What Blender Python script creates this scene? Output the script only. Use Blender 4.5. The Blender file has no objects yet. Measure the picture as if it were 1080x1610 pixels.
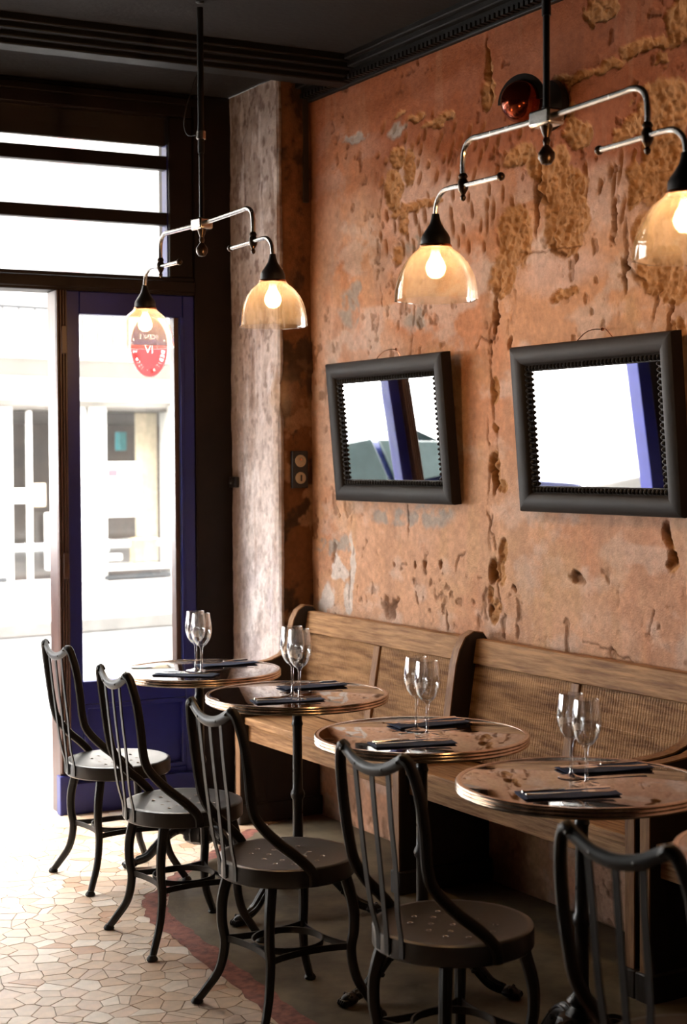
import bpy, math, random
import numpy as np
from mathutils import Vector, Matrix
random.seed(7)
sc = bpy.context.scene
COL = sc.collection

# ------------------------------------------------------------------ camera
F, CX, CY, CAMZ = 2450.0, 540.0, 805.0, 1.525          # pixels of the 1080x1610 frame
YAW, ROLL = math.radians(30.6), math.radians(.3)
PITCH = math.atan((805 - 722) / F)
FW = np.array([math.sin(YAW)*math.cos(PITCH), math.cos(YAW)*math.cos(PITCH), -math.sin(PITCH)])
r0 = np.array([math.cos(YAW), -math.sin(YAW), 0.]); u0 = np.cross(r0, FW)
RT = r0*math.cos(ROLL) - u0*math.sin(ROLL); UP = np.cross(RT, FW)
CAM = np.array([0, 0, CAMZ])
cd = bpy.data.cameras.new('camera'); cam = bpy.data.objects.new('camera', cd); COL.objects.link(cam)
cam.matrix_world = Matrix(((RT[0], UP[0], -FW[0], 0), (RT[1], UP[1], -FW[1], 0), (RT[2], UP[2], -FW[2], CAMZ), (0, 0, 0, 1)))
cd.sensor_fit = 'VERTICAL'; cd.sensor_height = 36; cd.lens = F/1610*36
cd.clip_start = .05; cd.clip_end = 300
cd.dof.use_dof = True; cd.dof.focus_distance = 4.9; cd.dof.aperture_fstop = 4.0
sc.camera = cam
def on(px, py, axis, val):                               # the point where a pixel's ray meets a plane
    d = FW + RT*(px-CX)/F - UP*(py-CY)/F
    return CAM + d*(val - CAM[axis])/d[axis]
def proj(p):
    v = np.array(p) - CAM; z = v @ FW
    return CX + F*(v @ RT)/z, CY - F*(v @ UP)/z

# ------------------------------------------------------------------ world, exposure
w = bpy.data.worlds.new('sky'); sc.world = w; w.use_nodes = True
bg = w.node_tree.nodes['Background']; bg.inputs[0].default_value = (1.0, .985, .97, 1); bg.inputs[1].default_value = 21.0
sc.view_settings.view_transform = 'Standard'; sc.view_settings.look = 'None'
sc.view_settings.exposure = 0.8; sc.view_settings.gamma = 1.0; sc.view_settings.use_curve_mapping = False
cy = sc.cycles
cy.max_bounces = 10; cy.diffuse_bounces = 4; cy.glossy_bounces = 5; cy.transmission_bounces = 8; cy.transparent_max_bounces = 24
cy.caustics_reflective = False; cy.caustics_refractive = False; cy.sample_clamp_indirect = 8
cy.use_denoising = True
def portal(name, c, sx, sz, rz):
    l = bpy.data.lights.new(name, 'AREA'); l.shape = 'RECTANGLE'; l.size = sx; l.size_y = sz; l.cycles.is_portal = True
    o = bpy.data.objects.new(name, l); COL.objects.link(o); o.location = c
    o.rotation_euler = (math.radians(-90), 0, rz); return o        # faces -y, into the room

# ------------------------------------------------------------------ room frame
W = 3.30                 # plaster wall plane x = W
PX = 3.145               # face of the pier
PY = 5.842               # the pier's face towards the room
CEIL = 3.14
SA = math.radians(-4)    # the shopfront is not quite square to the wall
SO = np.array([PX, 6.33])
SD, SN = np.array([math.cos(SA), math.sin(SA)]), np.array([-math.sin(SA), math.cos(SA)])   # along, outwards
def sfm():               # shopfront frame: local x along (towards the pier), local y outwards
    return Matrix(((SD[0], SN[0], 0, SO[0]), (SD[1], SN[1], 0, SO[1]), (0, 0, 1, 0), (0, 0, 0, 1)))
SFM = sfm()
def sfu(px, v=0.):       # shopfront coordinate u of a pixel column
    d = FW + RT*(px-CX)/F - UP*(900-CY)/F
    n = SN; t = ((SO - CAM[:2]) @ n + v)/(d[:2] @ n)
    return float((CAM[:2] + d[:2]*t - SO) @ SD)
def sfz(px, py, v=0.):
    d = FW + RT*(px-CX)/F - UP*(py-CY)/F
    t = ((SO - CAM[:2]) @ SN + v)/(d[:2] @ SN)
    return float(CAMZ + d[2]*t)
portal('portal_door', SFM @ Vector((-1.5, .03, 1.12)), 1.3, 2.2, SA)
portal('portal_window', SFM @ Vector((-4.1, .03, 1.6)), 3.4, 2.4, SA)
portal('portal_transom', SFM @ Vector((-1.3, .03, 2.62)), 1.9, .6, SA)

# ------------------------------------------------------------------ materials
def lin(r, g, b): return tuple((c/255/12.92 if c/255 <= .04045 else ((c/255+.055)/1.055)**2.4) for c in (r, g, b))
MATS = {}
def mat(name, col, rough=.5, metal=0., var=.12, scale=12., bump=.0, bscale=60., stretch=(1, 1, 1), col2=None, saw=0., coat=0., rvar=.1, attr=None, spec=.5, lo=.35, hi=.65, detail=6):
    if name in MATS: return MATS[name]
    m = bpy.data.materials.new(name); m.use_nodes = True; nt = m.node_tree; N = nt.nodes; L = nt.links
    p = N['Principled BSDF']; p.inputs['Metallic'].default_value = metal; p.inputs['Coat Weight'].default_value = coat
    p.inputs['Specular IOR Level'].default_value = spec
    tc = N.new('ShaderNodeTexCoord'); mp = N.new('ShaderNodeMapping'); mp.inputs['Scale'].default_value = stretch
    L.new(tc.outputs['Object'], mp.inputs[0])
    n1 = N.new('ShaderNodeTexNoise'); n1.inputs['Scale'].default_value = scale; n1.inputs['Detail'].default_value = detail; n1.inputs['Roughness'].default_value = .6
    L.new(mp.outputs[0], n1.inputs[0])
    mr = N.new('ShaderNodeMapRange'); mr.inputs[1].default_value = lo; mr.inputs[2].default_value = hi; L.new(n1.outputs[0], mr.inputs[0])
    mx = N.new('ShaderNodeMix'); mx.data_type = 'RGBA'; L.new(mr.outputs[0], mx.inputs[0])
    if attr:
        at = N.new('ShaderNodeVertexColor'); at.layer_name = attr
        h1 = N.new('ShaderNodeMix'); h1.data_type = 'RGBA'; h1.blend_type = 'MULTIPLY'; h1.inputs[0].default_value = 1
        h1.inputs[7].default_value = (1-var, 1-var, 1-var, 1); L.new(at.outputs[0], h1.inputs[6])
        L.new(h1.outputs[2], mx.inputs[6]); L.new(at.outputs[0], mx.inputs[7])
    else:
        c2 = col2 or tuple(min(1, c*(1+var)) for c in col); c1 = col if col2 else tuple(c*(1-var) for c in col)
        mx.inputs[6].default_value = (*c1, 1); mx.inputs[7].default_value = (*c2, 1)
    L.new(mx.outputs[2], p.inputs['Base Color'])
    rr = N.new('ShaderNodeMapRange'); rr.inputs[3].default_value = max(.02, rough-rvar); rr.inputs[4].default_value = min(1, rough+rvar)
    L.new(n1.outputs[0], rr.inputs[0]); L.new(rr.outputs[0], p.inputs['Roughness'])
    if bump:
        n2 = N.new('ShaderNodeTexNoise'); n2.inputs['Scale'].default_value = bscale; n2.inputs['Detail'].default_value = 5; L.new(mp.outputs[0], n2.inputs[0])
        b = N.new('ShaderNodeBump'); b.inputs['Strength'].default_value = bump; b.inputs['Distance'].default_value = .01
        hgt = n2.outputs[0]
        if saw:                                                # upright saw marks across the boards
            wv = N.new('ShaderNodeTexWave'); wv.bands_direction = 'Y'; wv.inputs['Scale'].default_value = saw; wv.inputs['Distortion'].default_value = 2.5; wv.inputs['Detail'].default_value = 3; wv.inputs['Detail Scale'].default_value = 2
            L.new(tc.outputs['Object'], wv.inputs[0]); sm = N.new('ShaderNodeMath'); L.new(hgt, sm.inputs[0]); L.new(wv.outputs['Fac'], sm.inputs[1]); hgt = sm.outputs[0]
            mm = N.new('ShaderNodeMath'); mm.operation = 'MULTIPLY_ADD'; mm.inputs[1].default_value = .22; L.new(wv.outputs['Fac'], mm.inputs[0]); mo = N.new('ShaderNodeMath'); mo.operation = 'SUBTRACT'; mo.inputs[1].default_value = .11
            L.new(mr.outputs[0], mo.inputs[0]); L.new(mo.outputs[0], mm.inputs[2]); mm.use_clamp = True; L.new(mm.outputs[0], mx.inputs[0])
        L.new(hgt, b.inputs['Height']); L.new(b.outputs[0], p.inputs['Normal'])
    MATS[name] = m; return m
def glassmat(name, tint=(1, 1, 1), ior=1.45, rough=.0, haze=0., hazecol=(1, .9, .75), boost=1.):
    m = bpy.data.materials.new(name); m.use_nodes = True; nt = m.node_tree; N = nt.nodes; L = nt.links
    N.remove(N['Principled BSDF']); out = N['Material Output']
    t = N.new('ShaderNodeBsdfTransparent'); t.inputs[0].default_value = (*tint, 1)
    g = N.new('ShaderNodeBsdfGlossy'); g.inputs['Roughness'].default_value = rough; g.inputs[0].default_value = (1, 1, 1, 1)
    lw = N.new('ShaderNodeLayerWeight'); lw.inputs[0].default_value = .5                       # view-symmetric Schlick curve
    pw_ = N.new('ShaderNodeMath'); pw_.operation = 'POWER'; pw_.inputs[1].default_value = 4.; L.new(lw.outputs['Facing'], pw_.inputs[0])
    fr = N.new('ShaderNodeMapRange'); fr.inputs[3].default_value = ((ior-1)/(ior+1))**2; L.new(pw_.outputs[0], fr.inputs[0])
    ns = N.new('ShaderNodeTexNoise'); ns.inputs['Scale'].default_value = 4
    ml = N.new('ShaderNodeMath'); ml.operation = 'MULTIPLY'; ml.inputs[1].default_value = boost; L.new(fr.outputs[0], ml.inputs[0]); ml.use_clamp = True
    mx = N.new('ShaderNodeMixShader'); L.new(ml.outputs[0], mx.inputs[0]); L.new(t.outputs[0], mx.inputs[1]); L.new(g.outputs[0], mx.inputs[2])
    last = mx
    if haze:
        tr = N.new('ShaderNodeBsdfTranslucent'); tr.inputs[0].default_value = (*hazecol, 1)
        df = N.new('ShaderNodeBsdfDiffuse'); df.inputs[0].default_value = (*hazecol, 1)
        m0 = N.new('ShaderNodeMixShader'); m0.inputs[0].default_value = .5; L.new(tr.outputs[0], m0.inputs[1]); L.new(df.outputs[0], m0.inputs[2])
        mh = N.new('ShaderNodeMath'); mh.operation = 'MULTIPLY'; mh.inputs[1].default_value = 2*haze; L.new(ns.outputs[0], mh.inputs[0])
        m2 = N.new('ShaderNodeMixShader'); L.new(mh.outputs[0], m2.inputs[0]); L.new(mx.outputs[0], m2.inputs[1]); L.new(m0.outputs[0], m2.inputs[2]); last = m2
    L.new(last.outputs[0], out.inputs[0]); MATS[name] = m; return m
def emitmat(name, col, s):
    m = bpy.data.materials.new(name); m.use_nodes = True; p = m.node_tree.nodes['Principled BSDF']
    p.inputs['Base Color'].default_value = (*col, 1); p.inputs['Emission Color'].default_value = (*col, 1); p.inputs['Emission Strength'].default_value = s
    MATS[name] = m; return m
def mirrormat():
    m = bpy.data.materials.new('silvered_glass'); m.use_nodes = True; N = m.node_tree.nodes; L = m.node_tree.links; p = N['Principled BSDF']
    p.inputs['Metallic'].default_value = 1; p.inputs['Base Color'].default_value = (.86, .88, .88, 1)
    ns = N.new('ShaderNodeTexNoise'); ns.inputs['Scale'].default_value = 3
    mr = N.new('ShaderNodeMapRange'); mr.inputs[3].default_value = .0; mr.inputs[4].default_value = .03; L.new(ns.outputs[0], mr.inputs[0]); L.new(mr.outputs[0], p.inputs['Roughness'])
    return m

M_PLASTER = mat('peeling_plaster', (1, 1, 1), .85, attr='tone', var=.16, scale=55, bump=.35, bscale=140, spec=.2)
M_BLACKMETAL = mat('black_painted_steel', (.010, .0085, .0075), .45, .0, var=.3, scale=9, bump=.04, bscale=90, spec=.33)
M_CASTIRON = mat('black_cast_iron', (.010, .010, .011), .30, .2, var=.3, scale=20, bump=.12, bscale=70)
M_STEEL = mat('brushed_steel', (.62, .59, .56), .25, 1., var=.1, scale=40, rvar=.08)
M_DARKBRASS = mat('aged_dark_brass', (.05, .03, .018), .3, .8, var=.4, scale=30)
M_COPPER = mat('copper', (.75, .32, .16), .22, 1., var=.2, scale=30)
M_BAND = mat('ribbed_brass_band', (.60, .47, .38), .22, 1., var=.2, scale=25, rvar=.1)
M_TOP = mat('dark_polished_tabletop', (.024, .013, .010), .05, 0, var=.35, scale=6, rvar=.02, spec=.85, coat=1.)
M_NAVY = mat('navy_napkin_cloth', (.016, .030, .080), .85, var=.25, scale=60, bump=.25, bscale=400)
M_CUTLERY = mat('cutlery_steel', (.75, .73, .70), .15, 1., var=.08, scale=30)
M_WOOD = mat('reclaimed_oak', (.20, .092, .036), .62, var=.3, scale=5, stretch=(14, 1.1, 14), bump=.35, bscale=14, col2=(.50, .285, .135), spec=.25)
M_WOODV = mat('oak_end_grain_edge', (.17, .075, .028), .6, var=.3, scale=7, stretch=(10, 10, 1.2), bump=.2, bscale=16, col2=(.33, .17, .07))
M_SAWN = mat('rough_sawn_oak', (.15, .070, .028), .68, var=.3, scale=4, stretch=(10, 1.2, 10), bump=.3, bscale=12, col2=(.42, .235, .11), spec=.2, saw=26)
M_DARKWOOD = mat('dark_oak', (.012, .0055, .003), .55, var=.35, scale=6, stretch=(8, 8, 1.2), bump=.15, bscale=18)  # near-black oak: shade on the pew end panels put into the colour
M_FRAME = mat('dark_brown_frame_paint', (.010, .0048, .003), .5, var=.25, scale=6, bump=.06, bscale=30, spec=.18)
M_JAMB = mat('brown_jamb_wood', (.060, .026, .017), .4, var=.25, scale=6, stretch=(8, 8, 1), bump=.05)
M_BLUE = mat('ultramarine_gloss_paint', (.006, .009, .130), .40, var=.18, scale=5, bump=.05, bscale=30)
M_CEIL = mat('dark_ceiling_paint', (.014, .0115, .0105), .85, var=.15, scale=8, bump=.25, bscale=40, spec=.25)
M_CORNICE = mat('dark_cornice_paint', (.006, .005, .0045), .55, var=.2, scale=12, bump=.05, spec=.25)
M_DARKWALL = mat('dark_interior_paint', (.040, .026, .019), .75, var=.2, scale=4, spec=.2)
M_CONCRETE = mat('worn_concrete', (.080, .061, .037), .65, var=.4, scale=5, bump=.12, bscale=40, col2=(.185, .145, .092), spec=.25)
M_RED = mat('worn_red_terrazzo', (.12, .040, .030), .65, var=.4, scale=26, bump=.2, bscale=80, col2=(.34, .125, .09), spec=.25)
M_GROUT = mat('mosaic_grout', (.40, .31, .23), .75, var=.2, scale=20, bump=.1)
TILEC = [(.66, .52, .40), (.60, .44, .31), (.72, .62, .52), (.55, .38, .25), (.63, .47, .36), (.50, .29, .17), (.58, .45, .34)]
M_TILES = [mat('marble_tile_%d' % i, c, .42, var=.14, scale=14, bump=.03) for i, c in enumerate(TILEC)]
M_MFRAME = mat('charcoal_mirror_frame', (.016, .0115, .009), .55, var=.18, scale=8, spec=.16, stretch=(1, 1, 1), bump=.05, bscale=40)
M_BEAD = mat('black_bead_trim', (.005, .0042, .004), .45, var=.3, scale=30, spec=.3)
M_MIRROR = mirrormat()
M_PANE = glassmat('window_glass', (.97, .98, .98), 1.45)
M_WINE = glassmat('clear_wine_glass', (.965, .965, .965), 1.75, boost=2.2)
M_SHADE = glassmat('lamp_shade_glass', (.93, .91, .885), 1.5, haze=.022, hazecol=(1, .92, .80), boost=1.5)
M_BULB = emitmat('glowing_filament', (1., .58, .26), 750)
M_BULBGLASS = glassmat('warm_bulb_glass', (.99, .97, .94), 1.45, haze=.10, hazecol=(1, .86, .62))
M_SOCKET = mat('black_bakelite', (.012, .010, .010), .4, var=.2)
M_CREAM = mat('cream_plastic', (.48, .38, .27), .4, var=.1)
M_ROAD = mat('asphalt', (.13, .128, .125), .85, var=.15, scale=8, bump=.1)
M_PAVE = mat('pale_pavement', (.26, .245, .23), .85, var=.12, scale=5, bump=.1)
M_FACADE = mat('pale_render_facade', (.50, .48, .45), .8, var=.06, scale=2, bump=.05)
M_PINK = mat('pink_brick_pilaster', (.50, .30, .30), .8, var=.15, scale=20)
M_WHITE = mat('white_gloss_paint', (.72, .71, .68), .4, var=.05, scale=3)
M_SHOPIN = mat('shop_interior_brown', (.030, .020, .015), .8, var=.4, scale=1.5, col2=(.075, .05, .036))
M_GREYBAND = mat('grey_stone_band', (.04, .042, .045), .7, var=.15)

# ------------------------------------------------------------------ mesh helpers
class MB:
    def __init__(s): s.v = []; s.f = []; s.m = []; s.mi = 0
    def add(s, vs, fs, M=None):
        o = len(s.v)
        s.v += [tuple(M @ Vector(p)) if M is not None else tuple(p) for p in vs]
        s.f += [tuple(i+o for i in f) for f in fs]; s.m += [s.mi]*len(fs); return s
    def box(s, a, b, M=None):
        x0, y0, z0 = a; x1, y1, z1 = b
        vs = [(x0, y0, z0), (x1, y0, z0), (x1, y1, z0), (x0, y1, z0), (x0, y0, z1), (x1, y0, z1), (x1, y1, z1), (x0, y1, z1)]
        return s.add(vs, [(0, 3, 2, 1), (4, 5, 6, 7), (0, 1, 5, 4), (1, 2, 6, 5), (2, 3, 7, 6), (3, 0, 4, 7)], M)
    def lathe(s, prof, n=32, M=None, fac=None):
        vs = []; fs = []; k = len(prof)
        for i in range(n):
            a = 2*math.pi*i/n
            for r, z in prof:
                q = r*(fac(a, z) if fac else 1); vs.append((q*math.cos(a), q*math.sin(a), z))
        for i in range(n):
            j = (i+1) % n
            for q in range(k-1): fs.append((i*k+q, j*k+q, j*k+q+1, i*k+q+1))
        return s.add(vs, fs, M)
    def sweep(s, path, sec, up=(0, 0, 1), M=None, closed=False, scales=None):
        P = [Vector(p) for p in path]; n = len(P); k = len(sec); vs = []; fs = []; up = Vector(up); side = None
        for i, p in enumerate(P):
            a = P[(i-1) % n] if (i or closed) else p; b = P[(i+1) % n] if (i < n-1 or closed) else p
            t = (b-a).normalized(); sd = t.cross(up)
            if sd.length < .15: sd = side if side else t.orthogonal()
            sd = (sd - t*sd.dot(t)).normalized()
            if side and sd.dot(side) < 0: sd = -sd
            side = sd; nn = sd.cross(t); q = scales[i] if scales else 1
            q = q if isinstance(q, tuple) else (q, q)
            for x, y in sec: vs.append(p + sd*x*q[0] + nn*y*q[1])
        rng = n if closed else n-1
        for i in range(rng):
            j = (i+1) % n
            for c in range(k): d = (c+1) % k; fs.append((i*k+c, i*k+d, j*k+d, j*k+c))
        if not closed: fs.append(tuple(range(k))[::-1]); fs.append(tuple((n-1)*k+c for c in range(k)))
        return s.add(vs, fs, M)
    def tube(s, path, r, n=10, M=None, up=(0, 0, 1), closed=False):
        rr = r if isinstance(r, (list, tuple)) else None
        b = 1. if rr else r
        return s.sweep(path, [(b*math.cos(2*math.pi*i/n), b*math.sin(2*math.pi*i/n)) for i in range(n)], up, M, closed, list(rr) if rr else None)
    def strap(s, path, wd, th, up, M=None, closed=False):
        return s.sweep(path, [(-wd/2, -th/2), (wd/2, -th/2), (wd/2, th/2), (-wd/2, th/2)], up, M, closed)
    def ball(s, c, r, n=14, M=None, sz=(1, 1, 1)):
        T = Matrix.Translation(c) @ Matrix.Diagonal((*sz, 1)); T = (M @ T) if M is not None else T
        return s.lathe([(r*math.sin(math.pi*i/(n//2)) if 0 < i < n//2 else 0., -r*math.cos(math.pi*i/(n//2))) for i in range(n//2+1)], n, T)
    def prism(s, poly, t0, t1, axes='xz', M=None):         # polygon in two axes, thickness along the third
        n = len(poly)
        mk = {'xz': lambda a, b, t: (a, t, b), 'xy': lambda a, b, t: (a, b, t), 'yz': lambda a, b, t: (t, a, b)}[axes]
        vs = [mk(a, b, t0) for a, b in poly] + [mk(a, b, t1) for a, b in poly]
        fs = [tuple(range(n)), tuple(range(2*n-1, n-1, -1))] + [(i, (i+n), ((i+1) % n)+n, (i+1) % n) for i in range(n)]
        return s.add(vs, fs, M)
    def mesh(s, name, mats, smooth=True):
        me = bpy.data.meshes.new(name); me.from_pydata(s.v, [], s.f)
        for m in (mats if isinstance(mats, list) else [mats]): me.materials.append(m)
        if isinstance(mats, list): me.polygons.foreach_set('material_index', s.m)
        import bmesh
        bm = bmesh.new(); bm.from_mesh(me); bmesh.ops.recalc_face_normals(bm, faces=bm.faces); bm.to_mesh(me); bm.free()
        if smooth:
            me.polygons.foreach_set('use_smooth', [True]*len(me.polygons)); me.set_sharp_from_angle(angle=math.radians(35))
        return me
    def build(s, name, mats, parent=None, bevel=0., smooth=True, M=None, seg=2):
        return obj(name, s.mesh(name, mats, smooth), parent, bevel, M, seg)
def obj(name, me, parent=None, bevel=0., M=None, seg=2):
    o = bpy.data.objects.new(name, me); COL.objects.link(o)
    if parent is not None: o.parent = parent
    if M is not None: o.matrix_local = M
    if bevel:
        b = o.modifiers.new('bevel', 'BEVEL'); b.width = bevel; b.segments = seg; b.limit_method = 'ANGLE'; b.angle_limit = math.radians(40)
    return o
def tag(o, label, cat=None, group=None, kind=None):
    o['label'] = label
    if cat: o['category'] = cat
    if group: o['group'] = group
    if kind: o['kind'] = kind
    return o
def thing(name, label, cat, loc=(0, 0, 0), rz=0., group=None, kind=None):
    o = bpy.data.objects.new(name, None); COL.objects.link(o); o.location = loc; o.rotation_euler = (0, 0, rz); o.empty_display_size = .1
    return tag(o, label, cat, group, kind)
def dup(o, parent=None):
    c = o.copy(); COL.objects.link(c)
    if parent is not None: c.parent = parent
    for ch in o.children: dup(ch, c)
    return c
def crom(pts, n=6):
    P = [Vector(p) for p in pts]; out = []
    for i in range(len(P)-1):
        a = P[max(i-1, 0)]; b = P[i]; c = P[i+1]; d = P[min(i+2, len(P)-1)]
        for k in range(n):
            t = k/n; out.append(.5*((2*b) + (c-a)*t + (2*a-5*b+4*c-d)*t*t + (3*b-a-3*c+d)*t**3))
    out.append(P[-1]); return out
RZ = lambda a: Matrix.Rotation(a, 4, 'Z')
TR = lambda *p: Matrix.Translation(p)

# numpy value noise
def _h(ix, iy, seed):
    h = (ix.astype(np.int64)*374761393 + iy.astype(np.int64)*668265263 + seed*974711) & 0xffffffff
    h = ((h ^ (h >> 13))*1274126177) & 0xffffffff
    return ((h ^ (h >> 16)) & 0xffff)/65535.
def vn(x, y, seed=0):
    ix, iy = np.floor(x), np.floor(y); fx, fy = x-ix, y-iy
    fx = fx*fx*(3-2*fx); fy = fy*fy*(3-2*fy)
    return (_h(ix, iy, seed)*(1-fx) + _h(ix+1, iy, seed)*fx)*(1-fy) + (_h(ix, iy+1, seed)*(1-fx) + _h(ix+1, iy+1, seed)*fx)*fy
def fbm(x, y, seed=0, o=5, g=.5):
    s = 0; a = 1; t = 0
    for i in range(o): s = s + a*vn(x, y, seed+i*17); t += a; a *= g; x = x*2.03+3.1; y = y*2.03+1.7
    return s/t
def ss(a, b, x): t = np.clip((x-a)/(b-a), 0, 1); return t*t*(3-2*t)
def mixc(c, col, m): return c*(1-m[..., None]) + np.array(col)*m[..., None]
def grid_mesh(name, P, color, material):                    # P: (n, m, 3) points, color: (n, m, 3)
    n, m = P.shape[:2]; me = bpy.data.meshes.new(name)
    idx = np.arange(n*m).reshape(n, m)
    q = np.stack([idx[:-1, :-1], idx[1:, :-1], idx[1:, 1:], idx[:-1, 1:]], -1).reshape(-1, 4)
    me.vertices.add(n*m); me.vertices.foreach_set('co', P.reshape(-1).astype(np.float32))
    me.loops.add(q.size); me.loops.foreach_set('vertex_index', q.reshape(-1).astype(np.int32))
    me.polygons.add(len(q)); me.polygons.foreach_set('loop_start', np.arange(0, q.size, 4, dtype=np.int32))
    me.polygons.foreach_set('use_smooth', np.ones(len(q), bool))
    me.update(calc_edges=True)
    at = me.color_attributes.new('tone', 'FLOAT_COLOR', 'POINT')
    at.data.foreach_set('color', np.concatenate([np.clip(color, .005, .95), np.ones((n, m, 1))], -1).reshape(-1).astype(np.float32))
    me.materials.append(material); return obj(name, me)

# ================================================================== STRUCTURE
# ---- the peeling plaster wall: a relief mesh, patches placed where they sit on the wall
def wall_right():
    ys = np.concatenate([np.linspace(-2.6, 3.2, 26)[:-1], np.arange(3.2, 5.95, .0045)]); zs = np.arange(0, CEIL+.004, .0045)
    Y, Z = np.meshgrid(ys, zs, indexing='ij')
    wy = (fbm(Y*10, Z*10, 3)-.5)*.065; wz = (fbm(Y*10, Z*10, 8)-.5)*.065             # ragged outlines
    wy2 = (fbm(Y*40, Z*40, 5, 3)-.5)*.022; wz2 = (fbm(Y*40, Z*40, 6, 3)-.5)*.022
    Yw, Zw = Y+wy+wy2, Z+wz+wz2
    def blob(px, py, rx, ry, soft=.2):
        c = on(px, py, 0, W); a = on(px-rx, py, 0, W); b = on(px+rx, py, 0, W); t = on(px, py-ry, 0, W)
        ry_ = abs(a[1]-b[1])/2; rz_ = abs(t[2]-c[2])
        # wall lines run up to the right in the picture: follow the plane, not the frame
        d = np.sqrt(((Yw-c[1])/ry_)**2 + ((Zw-c[2])/rz_)**2)
        return 1-ss(1-soft, 1+soft, d)
    def many(l, soft=.25):
        m = np.zeros_like(Y)
        for b in l: m = np.maximum(m, blob(*b, soft))
        return m
    loss = many([(808, 372, 27, 48), (792, 430, 22, 32), (812, 345, 18, 16), (888, 350, 34, 48), (880, 300, 40, 30), (858, 262, 34, 30), (1045, 190, 38, 70), (1050, 280, 50, 60),
                 (1012, 372, 20, 30), (1000, 300, 15, 30), (1035, 425, 38, 34), (1060, 455, 28, 26), (1070, 520, 16, 22), (815, 245, 28, 22), (640, 265, 10, 26), (617, 300, 13, 34), (622, 250, 10, 16), (632, 345, 9, 24),
                 (890, 462, 24, 10), (906, 212, 20, 22), (768, 120, 7, 46), (764, 150, 10, 22), (690, 192, 26, 9), (655, 185, 14, 8), (630, 178, 10, 6),
                 (905, 120, 34, 9), (955, 105, 26, 9), (1000, 75, 30, 14), (1050, 60, 30, 9), (900, 200, 16, 10), (652, 328, 44, 8), (625, 405, 11, 16), (975, 215, 12, 16),
                 (776, 610, 7, 22), (780, 672, 5, 9), (776, 742, 9, 30), (786, 770, 8, 12), (790, 872, 9, 22), (776, 900, 6, 16), (787, 905, 11, 16), (1052, 845, 8, 16), (1056, 880, 9, 20), (778, 960, 8, 20), (770, 935, 6, 14)])
    loss = np.maximum(loss, ss(.60, .63, fbm(Yw*5+1.3, Zw*5+9, 11))*ss(2.0, 2.5, Z)*ss(4.6, 4.2, Y)*.9)
    dark = many([(905, 912, 7, 9), (1050, 836, 6, 18), (1053, 876, 5, 14), (612, 955, 8, 16), (618, 945, 10, 6), (776, 905, 4, 14), (773, 750, 3, 24), (800, 540, 2, 8), (766, 110, 2, 50), (781, 480, 2, 20),
                 (778, 505, 3, 16), (808, 925, 3, 4), (690, 888, 2, 6), (668, 888, 2, 5), (656, 888, 2, 5), (1000, 130, 3, 6), (842, 320, 3, 40), (905, 400, 2, 10), (968, 345, 3, 30), (982, 430, 3, 26), (1052, 500, 3, 24), (1064, 530, 2, 20)], .5)
    grey = many([(548, 485, 16, 28), (560, 455, 10, 14), (625, 206, 15, 14), (540, 128, 10, 7), (520, 138, 12, 5), (655, 500, 20, 30), (560, 215, 22, 8), (522, 590, 14, 24), (655, 385, 20, 12), (682, 812, 30, 22), (620, 815, 40, 14),
                 (520, 860, 26, 8), (545, 853, 8, 12)])
    rects = [((636, 94), (676, 76), 9), ((703, 66), (738, 50), 9), ((786, 34), (824, 18), 9), ((544, 126), (556, 121), 9)]
    slab = np.zeros_like(Y)
    for a, b, h in rects:
        A = on(*a, 0, W); B = on(*b, 0, W); zc = (A[2]+B[2])/2
        slab = np.maximum(slab, (ss(.004, -.004, np.abs(Y-(A[1]+B[1])/2)-abs(A[1]-B[1])/2))*(ss(.003, -.003, np.abs(Z+wz2*.4-zc)-.012)))
    white = many([(535, 900, 14, 14), (553, 895, 4, 60), (548, 940, 8, 24), (516, 940, 10, 22), (530, 890, 8, 20), (506, 960, 8, 20)], .15)
    yell = many([(540, 800, 18, 44), (535, 905, 30, 10), (538, 935, 7, 40), (505, 840, 16, 22), (690, 600, 60, 50), (860, 900, 120, 60), (985, 500, 14, 60), (720, 940, 30, 30)], .7)
    pale = many([(690, 335, 95, 48), (640, 300, 40, 60), (880, 425, 66, 34), (950, 300, 40, 55), (640, 405, 40, 24)], .35)
    dust = many([(545, 330, 42, 130), (525, 420, 25, 60), (520, 700, 16, 110), (600, 420, 50, 40)], .8)
    # pick marks in the old plaster
    rng = random.Random(5); pick = np.zeros_like(Y)
    def marks(x0, x1, y0, y1, dx, dy, lean, ln):
        yy = y0; k = 0
        while yy < y1:
            xx = x0 + (k % 2)*dx/2
            while xx < x1:
                if rng.random() < .86:
                    px = xx + rng.uniform(-.3, .3)*dx; py = yy + rng.uniform(-.3, .3)*dy - (xx-x0)*.06
                    c = on(px, py, 0, W); L = ln*rng.uniform(.6, 1.25); l2 = lean + rng.uniform(-.12, .12); wd = rng.uniform(.005, .009)
                    i0 = np.searchsorted(ys, c[1]-.1); i1 = np.searchsorted(ys, c[1]+.1); j0 = max(0, np.searchsorted(zs, c[2]-.1)); j1 = np.searchsorted(zs, c[2]+.1)
                    a = Y[i0:i1, j0:j1]-c[1]; b = Z[i0:i1, j0:j1]-c[2]
                    u = a*math.cos(l2)+b*math.sin(l2); v = -a*math.sin(l2)+b*math.cos(l2)
                    g = np.exp(-(u/wd)**2-(np.abs(v)/(L*.5))**3*1.2)
                    pick[i0:i1, j0:j1] = np.maximum(pick[i0:i1, j0:j1], g)
                xx += dx
            yy += dy; k += 1
    marks(600, 712, 196, 300, 21, 21, .45, .045)
    marks(712, 800, 205, 292, 21, 22, .45, .050)
    marks(600, 806, 312, 404, 19, 26, -.10, .066)
    marks(915, 985, 262, 350, 22, 34, .15, .085)
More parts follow.
